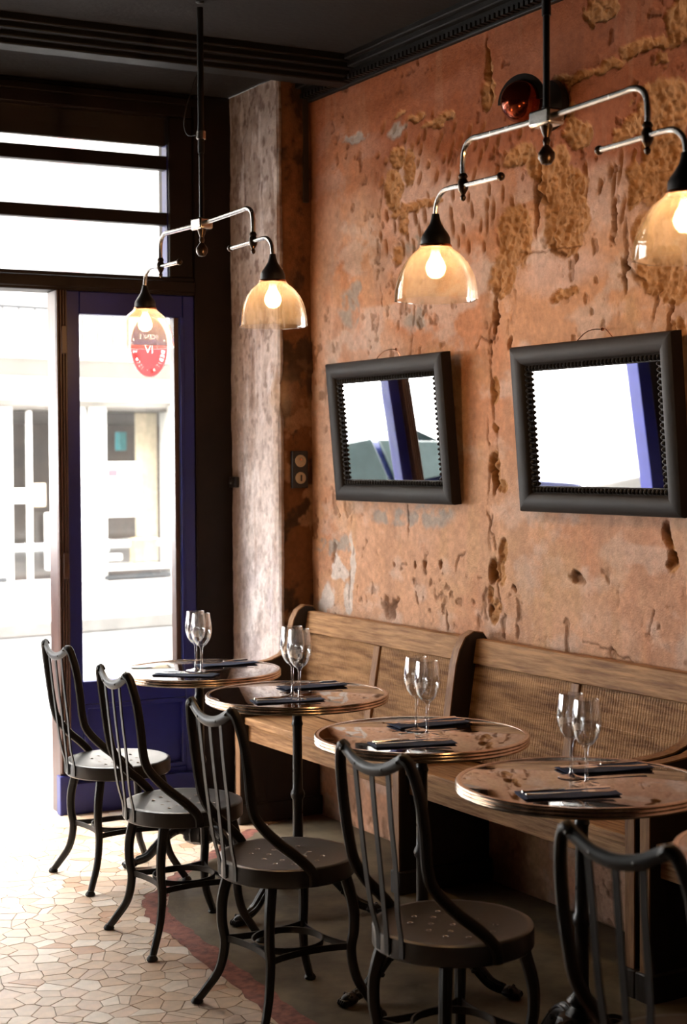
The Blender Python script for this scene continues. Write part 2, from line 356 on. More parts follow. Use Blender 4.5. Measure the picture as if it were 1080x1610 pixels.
    marks(820, 905, 150, 235, 26, 28, .5, .05)
    pick *= 1-ss(.3, .8, loss)
    # cracks
    crack = np.zeros_like(Y)
    def line(pts, wd=.004, amp=.03):
        q = [on(px, py, 0, W) for px, py in pts]
        for a, b in zip(q[:-1], q[1:]):
            ay, az, by, bz = a[1], a[2], b[1], b[2]; L2 = (by-ay)**2+(bz-az)**2
            t = np.clip(((Y+wy*.35+wy2-ay)*(by-ay)+(Z+wz*.35+wz2-az)*(bz-az))/L2, 0, 1)
            d = np.hypot(Y+wy*.35+wy2-ay-t*(by-ay), Z+wz*.35+wz2-az-t*(bz-az))
            np.maximum(crack, np.exp(-(d/wd)**2), out=crack)
    line([(783, 430), (779, 500), (772, 560), (776, 640), (783, 700), (774, 780), (768, 850), (772, 960)], .0045)
    line([(766, 660), (770, 720), (764, 800), (780, 880), (786, 960)], .0035)
    line([(748, 545), (757, 528), (775, 540)], .004); line([(770, 850), (745, 862), (722, 872), (714, 905)], .005)
    line([(651, 478), (648, 530), (646, 560)], .004); line([(655, 930), (664, 985)], .004); line([(842, 220), (843, 300), (866, 325), (868, 390), (885, 400)], .006)
    line([(985, 290), (982, 420), (1010, 440)], .006); line([(880, 480), (886, 540)], .003); line([(640, 795), (641, 870)], .003); line([(1022, 1000), (1030, 960)], .003)
    line([(1035, 455), (1025, 510), (1020, 540)], .005); line([(985, 345), (960, 365), (968, 385)], .005); line([(600, 480), (596, 330), (604, 280)], .003); line([(700, 940), (704, 990)], .003); line([(918, 1010), (1000, 1040)], .003)
    line([(553, 800), (550, 960)], .003); line([(815, 398), (930, 380)], .003); line([(680, 398), (760, 392)], .003)
    crack *= ss(.36, .56, fbm(Y*11, Z*11, 201, 3))
    # relief
    coarse = fbm(Y*2.2, Z*2.2, 21, 4)-.5; rough = fbm(Y*22, Z*22, 31, 4)-.5; fine = fbm(Y*75, Z*75, 41, 3)-.5; chisel = fbm((Y+Z*.4)*45, Z*14, 51, 3)-.5
    lo = fbm(Y*6, Z*6, 61, 4)
    pit = ss(.66, .74, fbm(Y*26, Z*20, 71, 3))*ss(.45, .6, fbm(Y*4, Z*3, 73, 3))
    h = coarse*.016 + (lo-.5)*.006 + fine*.0022
    h += loss*(-.011 + rough*.010 + chisel*.020 + fine*.016) - pick*.014 - crack*.008 - dark*.02 - pit*.006*(1-loss) - grey*.003 + slab*.002
    h += np.maximum(0, loss*(1-loss)*4)*.003
    h *= ss(3.1, 3.3, Y)
    # colour of the surface
    terra, peach, pink, ochre, gr, wh, brown, yel = (.34, .100, .038), (.66, .365, .215), (.70, .49, .41), (.52, .27, .115), (.42, .37, .33), (.74, .68, .64), (.125, .05, .02), (.60, .37, .17)
    big = fbm(Y*1.6, Z*1.6, 81, 4); streak = fbm(Y*14, Z*1.6, 91, 5); med = fbm(Y*7, Z*7, 101, 5)
    c = np.ones(Y.shape+(3,))*np.array(peach)
    c = mixc(c, pink, ss(.45, .62, big)*.55); c = mixc(c, yel, ss(.5, .68, streak)*.45*ss(2.2, 1.2, Z))
    c = mixc(c, (.60, .25, .125), ss(.50, .66, fbm(Y*3, Z*2.4, 111, 5))*.7); c = mixc(c, (.40, .22, .13), ss(.52, .68, fbm(Y*9+3, Z*2.0, 113, 5))*.45)
    c = mixc(c, wh, ss(.52, .68, fbm(Y*6, Z*9, 121, 5))*.40)
    c = mixc(c, yel, yell*.55*ss(.3, .6, med)); c = mixc(c, pink, pale*.8*(.6+.6*med)); c = mixc(c, (.52, .37, .29), dust*.65*ss(.25, .6, med))
    c = mixc(c, (.74, .47, .34), ss(2.2, 1.3, Z)*.38*(.5+med))
    up = ss(2.30, 2.62, Z + (big-.5)*.5 + (med-.5)*.15)*(1-pale*.8)*(1-dust*.6)
    c = mixc(c, terra, up*.92)
    c = mixc(c, (.58, .34, .22), ss(.62, .70, streak)*up*.12)
    c = mixc(c, ochre, ss(.3, .7, loss)*.92); c = mixc(c, (.40, .20, .08), loss*ss(.5, .62, fbm(Y*30, Z*30, 131, 3))*.6)
    c = mixc(c, (.36, .17, .075), np.clip(pick*1.4, 0, 1)*.85)
    c = mixc(c, gr, grey*ss(.28, .5, fbm(Y*18, Z*18, 141, 4))*.9); c = mixc(c, wh, white*ss(.3, .45, med)*.85); c = mixc(c, (.15, .14, .12), slab*.85)
    c = mixc(c, brown, np.clip(crack*.65 + dark*.8 + pit*.45*(1-loss), 0, .92))
    c = mixc(c, (.20, .10, .055), ss(.35, .0, Z)*ss(.35, .6, med)*.5)
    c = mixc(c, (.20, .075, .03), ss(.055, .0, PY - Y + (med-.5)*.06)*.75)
    c *= (.82 + .36*fbm(Y*50, Z*50, 151, 3))[..., None]
    P = np.stack([W - h, Y, Z], -1)
    o = grid_mesh('wall_right', P, c, M_PLASTER)
    tag(o, 'peeling terracotta plaster wall with cracks and pick marks', 'wall', kind='structure')
wall_right()

# ---- the pier: pale face towards the room, rusty face towards the pew
def wall_pier():
    L1, L2 = .50, W-PX+.01
    us = np.arange(0, L1+L2+.001, .005); zs = np.arange(0, CEIL+.004, .006); U, Z = np.meshgrid(us, zs, indexing='ij')
    edge = np.exp(-((U-L1)/.030)**2); n = fbm(U*14, Z*10, 5, 5)-.5; f = fbm(U*60, Z*60, 9, 3)-.5; nz = fbm(U*0+2, Z*9, 12, 5)-.5
    chip = np.exp(-((Z-1.80)/.09)**2)*np.exp(-((U-L1+.01)/.07)**2)
    top_is_smooth = 1-ss(1.2, 2.2, Z)*.4
    h = n*.012 + f*.003*top_is_smooth - edge*(.012+nz*.028) + chip*(.02 + n*.03)
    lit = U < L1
    px = np.where(lit, PX - h, PX + (U-L1) - edge*0); py = np.where(lit, PY + (L1-U), PY - h + edge*0)
    k = np.exp(-((U-L1)/.02)**2); px = px + np.where(lit, 0, 0); P = np.stack([px + np.where(lit, k*(.006-nz*.03), 0), py + np.where(lit, 0, k*(.006-nz*.03)), Z], -1)
    big = fbm(U*5, Z*2.2, 21, 5); med = fbm(U*16, Z*9, 31, 5); st = fbm(U*20, Z*1.4, 41, 4); bl = fbm(U*12, Z*10, 51, 5)
    a = np.ones(U.shape+(3,))*np.array((.78, .69, .66))
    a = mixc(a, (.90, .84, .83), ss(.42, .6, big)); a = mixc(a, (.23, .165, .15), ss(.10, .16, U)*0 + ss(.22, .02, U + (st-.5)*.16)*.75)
    a = mixc(a, (.30, .22, .19), ss(.48, .66, med)*(.35+.5*ss(1.6, 2.6, Z))); a = mixc(a, (.42, .27, .19), ss(.55, .7, st)*.4)
    a = mixc(a, (.38, .30, .27), ss(1.9, 2.6, Z + (big-.5)*.6)*.65); a = mixc(a, (.50, .44, .50), ss(.5, .6, bl)*.3*ss(1.4, .9, Z))
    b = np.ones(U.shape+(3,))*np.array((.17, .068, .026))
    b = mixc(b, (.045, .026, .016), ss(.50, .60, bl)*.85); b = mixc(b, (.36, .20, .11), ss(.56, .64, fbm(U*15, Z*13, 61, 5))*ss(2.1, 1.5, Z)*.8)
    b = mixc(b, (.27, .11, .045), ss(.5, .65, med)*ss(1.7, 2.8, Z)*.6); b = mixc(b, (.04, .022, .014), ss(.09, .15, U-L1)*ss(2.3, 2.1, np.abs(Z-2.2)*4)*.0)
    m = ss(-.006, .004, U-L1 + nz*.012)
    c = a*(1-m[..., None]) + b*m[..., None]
    c = mixc(c, (.55, .40, .28), chip*.6)
    sp = fbm(U*38, Z*26, 81, 4); c = mixc(c, (.20, .13, .11), ss(.56, .68, sp)*(1-m)*(.30+.45*ss(1.3, 2.4, Z))); c = mixc(c, (.86, .80, .80), ss(.60, .72, fbm(U*30, Z*7, 83, 4))*(1-m)*.5)
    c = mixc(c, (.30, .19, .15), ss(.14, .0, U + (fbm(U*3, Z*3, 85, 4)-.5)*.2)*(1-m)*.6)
    c *= (.82 + .36*fbm(U*60, Z*60, 71, 3))[..., None]
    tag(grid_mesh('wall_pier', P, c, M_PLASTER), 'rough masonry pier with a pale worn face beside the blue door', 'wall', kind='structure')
wall_pier()
# solid dark strip, the shade of a slot between pier and wall put into colour
MB().box((3.262, PY-.012, 2.62), (3.285, PY+.01, 3.06)).build('trim_1', M_DARKWALL)
tag(bpy.data.objects['trim_1'], 'narrow dark strip for a shaded gap in the upper corner beside the pier', 'trim', kind='structure')

# ---- ceiling with cornice beam
MB().box((-3.0, -2.7, CEIL), (W+.2, 6.6, CEIL+.1)).build('ceiling', M_CEIL)
tag(bpy.data.objects['ceiling'], 'dark painted ceiling', 'ceiling', kind='structure')
pa, pb = on(0, 50, 2, CEIL-.04), on(487, 108, 2, CEIL-.04)
bd = np.array([pb[0]-pa[0], pb[1]-pa[1]]); bd /= np.linalg.norm(bd)
bm_ = Matrix(((bd[0], -bd[1], 0, pa[0]), (bd[1], bd[0], 0, pa[1]), (0, 0, 1, CEIL), (0, 0, 0, 1)))
q = MB(); Lb = (W-.02-pa[0])/bd[0]
for y0, y1, z in ((-.13, .05, .028), (-.11, .05, .050), (-.075, .05, .072), (-.045, .05, .092)): q.box((-5, y0, -z), (Lb, y1, 0.02), bm_)
tag(q.build('trim_2', M_CORNICE, bevel=.006), 'stepped dark moulding beam across the ceiling', 'trim', kind='structure')
q = MB()
for x, z in ((.10, .022), (.075, .045), (.045, .07), (.02, .095)): q.box((W-x, -2.6, CEIL-z), (W+.02, PY, CEIL+.02))
o = tag(q.build('trim_3', M_CORNICE, bevel=.005), 'dark cornice with small dentils along the plaster wall', 'trim', kind='structure')
q = MB()
for i in range(120): q.box((W-.058, PY-.03-i*.028, CEIL-.086), (W-.03, PY-.014-i*.028, CEIL-.066))
d = q.build('dentil_row', M_CORNICE, o); d['kind'] = 'stuff'

# ---- floors
MB().box((-3.0, -2.7, -.12), (W+.2, 6.36, 0)).build('floor', M_GROUT)
FLOOR = tag(bpy.data.objects['floor'], 'pale crazy-paving marble mosaic floor', 'floor', kind='structure')
CONC = [(2.03, -2.6), (2.03, 3.60), (2.09, 4.40), (2.125, 4.78), (2.285, 5.09), (2.93, 5.66), (3.29, 5.84), (3.29, -2.6)]
tag(MB().prism(CONC, 0.0005, .0044, 'xy').build('floor_concrete', M_CONCRETE, smooth=False), 'worn grey-brown concrete floor strip under the tables', 'floor', kind='structure')
rj = random.Random(3)
edge = crom([(2.03, 2.0, 0), (2.03, 3.0, 0), (2.03, 3.60, 0), (2.09, 4.40, 0), (2.125, 4.78, 0), (2.285, 5.09, 0), (2.60, 5.37, 0), (2.93, 5.66, 0)], 14)
q = MB(); vs = []
for i_, p_ in enumerate(edge):
    a_, b_ = edge[max(i_-1, 0)], edge[min(i_+1, len(edge)-1)]; t_ = (b_-a_).normalized(); n_ = Vector((-t_.y, t_.x, 0))
    fade = 1 if p_.y < 5.0 else .55
    L_, R_ = p_ + n_*(.070*fade+rj.uniform(-.010, .010)), p_ - n_*(.012+rj.uniform(-.008, .008))
    vs += [(L_.x, L_.y, .0052), (R_.x, R_.y, .0052)]
q.add(vs, [(2*k, 2*k+1, 2*k+3, 2*k+2) for k in range(len(edge)-1)])
tag(q.build('trim_4', M_RED, smooth=False), 'worn red border band between mosaic and concrete', 'trim', kind='structure')
def inside(p, poly):
    r = False; n = len(poly)
    for i in range(n):
        (x0, y0), (x1, y1) = poly[i], poly[i-1]
        if (y0 > p[1]) != (y1 > p[1]) and p[0] < (x1-x0)*(p[1]-y0)/(y1-y0)+x0: r = not r
    return r
def mosaic():
    rg = random.Random(11); S = .066; pts = {}
    x0, y0, nx, ny = .75, 2.3, 35, 62
    for i in range(-2, nx+2):
        for j in range(-2, ny+2): pts[i, j] = (x0+(i+.5*(j % 2)+rg.uniform(-.46, .46))*S, y0+(j+rg.uniform(-.46, .46))*S)
    cells = []
    for i in range(nx):
        for j in range(ny):
            p = pts[i, j]; lim = 6.33 - math.tan(SA)*(PX-p[0]) - .01
            if p[1] > 6.30+.07*(3.14-p[0])-.05 or (inside(p, CONC)): continue
            poly = [(p[0]-.1, p[1]-.1), (p[0]+.1, p[1]-.1), (p[0]+.1, p[1]+.1), (p[0]-.1, p[1]+.1)]
            for a in range(-3, 4):
                for b in range(-3, 4):
                    if not (a or b) or (i+a, j+b) not in pts: continue
                    q = pts[i+a, j+b]; dx, dy = q[0]-p[0], q[1]-p[1]; d = math.hypot(dx, dy); dx /= d; dy /= d
                    lim_ = d/2-.0016; out = []
                    for k in range(len(poly)):
                        A, B = poly[k-1], poly[k]; da = (A[0]-p[0])*dx+(A[1]-p[1])*dy-lim_; db = (B[0]-p[0])*dx+(B[1]-p[1])*dy-lim_
                        if (da < 0) != (db < 0): t = da/(da-db); out.append((A[0]+(B[0]-A[0])*t, A[1]+(B[1]-A[1])*t))
                        if db < 0: out.append(B)
                    poly = out
                    if not poly: break
                if not poly: break
            if len(poly) < 3: continue
            pp = [proj((x, y, 0)) for x, y in poly]
            area = abs(sum(pp[k-1][0]*pp[k][1]-pp[k][0]*pp[k-1][1] for k in range(len(pp))))/2
            cxp = sum(a for a, _ in pp)/len(pp); cyp = sum(b for _, b in pp)/len(pp)
            seen = -20 < cxp < 1090 and cyp < 1625
            near = 1 if p[0] > 1.93 and rg.random() < .4 else 0
            mi = rg.choice((3, 5, 1)) if near else rg.choices(range(7), (5, 5, 3, 2, 5, .5, 3))[0]
            cells.append((area if seen else 0, p, poly, mi))
    cells.sort(key=lambda c: -c[0])
    rest = MB()
    for k, (ar, p, poly, mi) in enumerate(cells):
        h = .0028 + .0012*rg.random()
        if k < 290:
            q = MB().prism([(x-p[0], y-p[1]) for x, y in poly], 0, h, 'xy'); o = q.build('mosaic_tile', M_TILES[mi], FLOOR, smooth=False); o.location = (p[0], p[1], 0)
        else:
            rest.mi = mi; rest.prism(poly, 0, h, 'xy')
    o = rest.build('mosaic_tile_field', M_TILES, FLOOR, smooth=False); o['kind'] = 'stuff'; o['label'] = 'smaller looking marble mosaic tiles further off'
mosaic()

# ---- rest of the room behind the camera
tag(MB().box((-3.1, -2.7, 0), (-3.0, 6.8, CEIL)).build('wall_left', M_DARKWALL), 'dark painted wall across the room', 'wall', kind='structure')
tag(MB().box((-3.1, -2.8, 0), (W+.2, -2.7, CEIL)).build('wall_back', M_DARKWALL), 'dark painted back wall of the room', 'wall', kind='structure')

# ---- shopfront (local frame: x along towards the pier, y outwards)
U = lambda px: sfu(px)
uPost0, uPost1 = U(88), U(105)             # jamb between open doorway and blue leaf
uL0, uG0, uG1, uL1 = U(106), U(127), U(274), U(306)
DT = sfz(200, 462)                          # head of the doors
TB, TT = sfz(200, 433), sfz(200, 178)       # transom glass
uD = -2.41                                  # far side of the open doorway
uW0 = -5.9
q = MB()
q.box((uL1, -.03, 0), (.02, .12, CEIL), SFM)                       # frame beside the pier
q.box((uL1-.02, -.012, 0), (uL1+.05, .0, DT), SFM)
q.box((uW0, -.03, DT), (uL1, .12, TB), SFM)                         # head beam
q.box((uW0, -.045, DT+.012), (uL1, -.03, TB-.018), SFM)
q.box((uW0, -.02, TT), (uL1, .12, CEIL), SFM)                       # top
q.box((uW0, -.04, TT+.05), (uL1+.02, -.02, TT+.085), SFM)
q.box((U(269), -.02, TB), (uL1, .12, TT), SFM)                      # transom jamb
q.box((uD-.11, -.03, 0), (uD-.012, .12, CEIL), SFM)                 # far jamb of the doorway
q.box((uW0, -.03, 0), (uD-.11, .12, .55), SFM)                      # stall riser of the shop window
q.box((-6.4, -.03, 0), (uW0, .12, CEIL), SFM)
tag(q.build('wall_front', M_FRAME, bevel=.006), 'dark brown wooden shopfront framing', 'wall', kind='structure')
# transom window
q = MB()
for a, b in ((262, 240), (350, 330)): q.box((uW0, .0, sfz(200, a)), (U(269), .05, sfz(200, b)), SFM)
tr = tag(q.build('window_1', M_FRAME, bevel=.004), 'transom window with two glazing bars above the doors', 'window', kind='structure')
zz = [TB, sfz(200, 350), sfz(200, 330), sfz(200, 262), sfz(200, 240), TT]
for a, b in ((0, 1), (2, 3), (4, 5)): MB().box((uW0, .022, zz[a]-.004), (U(269)+.005, .027, zz[b]+.004), SFM).build('pane', M_PANE, tr)
q = MB().box((uW0, .034, sfz(200, 222)), (U(268.5), .060, TT+.005), SFM).build('blind', M_DARKWALL, tr)
q = MB().box((U(267.4), .0, TB), (U(269)+.002, .06, sfz(268, 228)), SFM).build('edge_trim', M_BLUE, tr)
# left shop window
q = MB().box((uD-.21, .0, .55), (uD-.11, .06, DT), SFM).box((-4.0, .0, .55), (-3.94, .06, DT), SFM)
wn = tag(q.build('window_2', M_FRAME, bevel=.004), 'large shop window beyond the open doorway', 'window', kind='structure')
MB().box((uW0, .022, .55), (uD-.11, .028, DT), SFM).build('pane', M_PANE, wn)
# jamb and open leaf
q = MB().box((uPost0, -.035, 0), (uPost1, .09, DT), SFM)
for px in (90, 94.5, 99, 103): q.box((U(px)-.004, -.048, .18), (U(px)+.005, -.03, DT), SFM)
jb = tag(q.build('trim_5', M_JAMB, bevel=.003), 'reeded brown jamb post beside the open doorway', 'trim', kind='structure')
MB().box((uPost0-.008, -.055, 0), (uPost1+.004, .0, .17), SFM).build('plinth_block', M_BLUE, jb, bevel=.004)
MB().box((uPost0+.02, -.055, 1.02), (uPost0+.045, -.04, 1.13), SFM).build('hinge', M_JAMB, jb, bevel=.003)
MB().box((uPost0+.02, -.055, 1.98), (uPost0+.045, -.04, 2.10), SFM).build('hinge', M_JAMB, jb, bevel=.003)
# blue leaf
dr = thing('door_1', 'ultramarine blue door leaf with tall glass pane', 'door', kind='structure')
G0, G1 = sfz(200, 1066), sfz(200, 497)
yF = -.02
MB().box((uL0, yF, .0), (uG0, .05, DT), SFM).build('stile', M_BLUE, dr, bevel=.004)
MB().box((U(288), yF, .0), (uL1, .05, DT), SFM).build('stile', M_BLUE, dr, bevel=.004)
MB().box((uG0, yF, G1), (U(288), .05, DT), SFM).build('top_rail', M_BLUE, dr, bevel=.004)
MB().box((uG0, yF, G0-.10), (U(288), .05, G0), SFM).build('middle_rail', M_BLUE, dr, bevel=.004)
MB().box((uG0, yF, .0), (U(288), .05, .16), SFM).build('bottom_rail', M_BLUE, dr, bevel=.004)
MB().box((uL0-.002, yF-.035, .0), (uL1, yF, .135), SFM).build('kick_board', M_BLUE, dr, bevel=.005)
pn = MB().box((uG0, yF+.018, .15), (U(288), .04, G0-.09), SFM).build('lower_panel', M_BLUE, dr)
q = MB(); a, b, c, d = uG0, U(288), .16, G0-.10
for x0, x1, z0, z1 in ((a, a+.02, c, d), (b-.02, b, c, d), (a, b, c, c+.02), (a, b, d-.02, d)): q.box((x0, yF-.004, z0), (x1, yF+.02, z1), SFM)
q.build('panel_moulding', M_BLUE, dr, bevel=.004)
MB().box((uG0-.004, .012, G0-.004), (U(276), .017, G1+.004), SFM).build('pane', M_PANE, dr)
MB().box((U(275), yF+.006, G0), (U(282), .045, G1), SFM).build('glazing_bead', M_JAMB, dr, bevel=.003)
MB().box((U(283), yF-.012, G0-.02), (U(288)+.002, .02, G1), SFM).build('glazing_edge', M_BLUE, dr, bevel=.002)
tag(MB().box((uD-.03, -.04, 0), (uD+.06, .05, DT), SFM).build('trim_6', M_BLUE, bevel=.004), 'bright blue jamb post at the far side of the doorway', 'trim', kind='structure')

# ---- outside
pB = on(0, 923, 2, 0.); B7 = math.radians(6)
BM = Matrix(((math.cos(B7), -math.sin(B7), 0, pB[0]), (math.sin(B7), math.cos(B7), 0, pB[1]), (0, 0, 1, 0), (0, 0, 0, 1)))   # facade frame, y away from the street
bn = np.array([-math.sin(B7), math.cos(B7)]); bdv = np.array([math.cos(B7), math.sin(B7)])
def fac(px, py, v=0.):                                   # pixel -> facade (u, z)
    d = FW + RT*(px-CX)/F - UP*(py-CY)/F; t = ((pB[:2]-CAM[:2]) @ bn + v)/(d[:2] @ bn); p = CAM + d*t
    return float((p[:2]-pB[:2]) @ bdv), float(p[2])
tag(MB().box((-30, 6.36, -.14), (40, 7.9, -.02)).build('pavement_near', M_PAVE), 'pale pavement outside the door', 'pavement', kind='structure')
tag(MB().box((-40, 7.9, -.3), (60, 40, -.15)).build('road', M_ROAD), 'bright asphalt street', 'road', kind='structure')
M_OWN = mat('grey_stone_own_facade', (.16, .15, .14), .85, var=.1, scale=2, bump=.05)
q = MB().box((-30, .14, CEIL+.12), (30, .5, 15), SFM).box((.12, .0, -.12), (30, .5, CEIL+.12), SFM).box((-30, .0, -.12), (-6.4, .5, CEIL+.12), SFM)
tag(q.build('wall_street', M_OWN), 'grey stone street face of the cafe building', 'wall', kind='structure')
kz = -4.0
tag(MB().box((-40, kz, -.15), (60, .1, .0), BM).build('pavement_far', M_PAVE, bevel=.02), 'pale pavement with kerb across the street', 'pavement', kind='structure')
bl = thing('shop_building', 'pale building with a shopfront across the street', 'building')
def fbox(name, m, x0, y0, x1, y1, v0, v1, parent=bl, bevel=.01, M=BM):
    (a, zb), (b, zt) = fac(x0, y1), fac(x1, y0)
    return MB().box((a, v0, zb), (b, v1, zt), M).build(name, m, parent, bevel=bevel)
(_, zshop) = fac(150, 646); (_, zsill) = fac(150, 915)
MB().box((-40, .05, zshop), (60, .6, 14), BM).build('upper_wall', M_FACADE, bl)
MB().box((-40, -.12, zshop+.12), (60, .05, zshop+.40), BM).build('fascia', M_WHITE, bl, bevel=.02)
MB().box((-40, -.25, fac(100, 566)[1]), (60, .05, fac(100, 560)[1]+.06), BM).build('balcony_slab', M_WHITE, bl, bevel=.02)
zb0, zb1 = fac(100, 562)[1], fac(100, 492)[1]
for i in range(26):
    u = fac(8, 500)[0]+i*fac(33, 500)[0]*.0+i*(fac(58, 500)[0]-fac(33, 500)[0])-1.2
    MB().box((u, -.24, zb0), (u+.022, -.22, zb1), BM).build('baluster', M_GREYBAND, bl)
MB().box((-8, -.25, zb1), (12, -.20, zb1+.04), BM).build('handrail', M_GREYBAND, bl)
fbox('pilaster', M_PINK, 95, 150, 127, 455, -.02, .1)
fbox('pilaster', M_WHITE, 128, 150, 140, 455, -.05, .1)
u0, u1 = fac(-250, 800)[0], fac(700, 800)[0]
fbox('shop_back_wall', M_SHOPIN, -300, 640, 760, 925, 6.9, 7.0)
MB().box((u0, .05, zshop), (u1, 7.0, zshop+.05), BM).build('shop_ceiling', M_SHOPIN, bl)
MB().box((u0, .05, -.02), (u1, 7.0, .0), BM).build('shop_floor', M_SHOPIN, bl)
for x0, x1 in ((-260, 3), (4, 18), (142, 166), (268, 420), (520, 760)): fbox('shop_pier', M_WHITE, x0, 640, x1, 923, -.02, .25)
fbox('shop_pier', M_WHITE, 128, 640, 133, 923, -.02, .1)
fbox('door_mullion', M_WHITE, 46, 646, 50, 915, .0, .06)
fbox('door_sill', M_WHITE, 18, 908, 142, 922, -.03, .1)
fbox('window_sill', M_WHITE, 160, 886, 268, 898, -.06, .6)
fbox('plinth_band', M_GREYBAND, 163, 899, 268, 912, -.03, .1)
fbox('plinth_band', M_GREYBAND, -40, 907, 10, 918, -.04, .1)
fbox('stall_riser', M_WHITE, 163, 912, 268, 923, -.02, .2)
fbox('shop_pane', M_PANE, 166, 645, 268, 888, .12, .13, bevel=0)
fbox('shop_pane', M_PANE, 18, 645, 142, 908, .05, .06, bevel=0)
M_POSTER = mat('printed_poster', (.70, .70, .68), .6, var=.12, scale=3, stretch=(1, 1, 8))
M_INK = {k: mat('poster_ink_'+k, c, .7) for k, c in dict(red=(.55, .10, .12), amber=(.70, .42, .10), grey=(.40, .42, .48)).items()}
po = tag(fbox('window_poster', M_POSTER, 168, 726, 227, 814, .09, .11, parent=None), 'white poster with coloured lines in the shop window across the street', 'poster')
for x0, y0, x1, y1, k in ((175, 738, 190, 749, 'red'), (192, 740, 197, 745, 'red'), (175, 762, 222, 764, 'grey'), (174, 770, 215, 772, 'grey'), (174, 784, 204, 787, 'amber'), (176, 794, 196, 797, 'amber'), (174, 803, 220, 805, 'grey')):
    fbox('poster_print', M_INK[k], x0, y0, x1, y1, .086, .09, parent=po, bevel=0)
M_SHOPOBJ = {k: mat('shop_'+k, c, .95, spec=.05) for k, c in dict(white=(.75, .74, .72), cream=(.62, .52, .38), teal=(.05, .22, .24), red=(.35, .05, .05), dark=(.03, .03, .035), tan=(.55, .38, .20))
             .items()}
for nm, k, x0, y0, x1, y1, v, lab, cat in (
    ('notice_card', 'white', 20, 768, 42, 792, .008, 'white notice card on the shop door across the street', 'sign'),
    ('menu_board', 'white', 69, 806, 86, 896, -.14, 'white rounded board standing at the shop door across the street', 'sign'),
    ('door_handle_plate', 'cream', 54, 760, 73, 797, .015, 'cream plate on the shop door across the street', 'plate'),
    ('shelf_box', 'white', 20, 726, 70, 738, 1.2, 'long white box on a shelf inside the far shop', 'box'),
    ('hanging_ornament', 'teal', 217, 678, 229, 708, .5, 'teal ornament hanging inside the far shop window', 'ornament'),
    ('curtain_panel', 'cream', 236, 648, 268, 886, .35, 'cream curtain panel inside the far shop window', 'curtain'),
    ('display_box', 'white', 172, 850, 196, 871, .4, 'small white display box in the far shop window', 'box'),
    ('display_tray', 'white', 167, 872, 208, 884, .26, 'long white tray at the foot of the far shop window', 'tray'),
    ('display_easel', 'tan', 224, 846, 240, 886, .21, 'tan easel card standing in the far shop window', 'card'),
    ('shop_counter', 'dark', 22, 820, 70, 900, 1.6, 'dark counter inside the far shop doorway', 'counter'),
    ('red_drape', 'red', 72, 650, 86, 720, 1.5, 'red drape inside the far shop doorway', 'drape'),
    ('fabric_roll', 'red', 131, 805, 141, 850, .6, 'red fabric roll inside the far shop doorway', 'fabric')):
    tag(fbox(nm, M_SHOPOBJ[k], x0, y0, x1, y1, v, v+.03 if nm == 'curtain_panel' else v+.03 if nm in ('notice_card', 'door_handle_plate', 'curtain_panel') else v+.12, parent=None, bevel=.012), lab, cat)

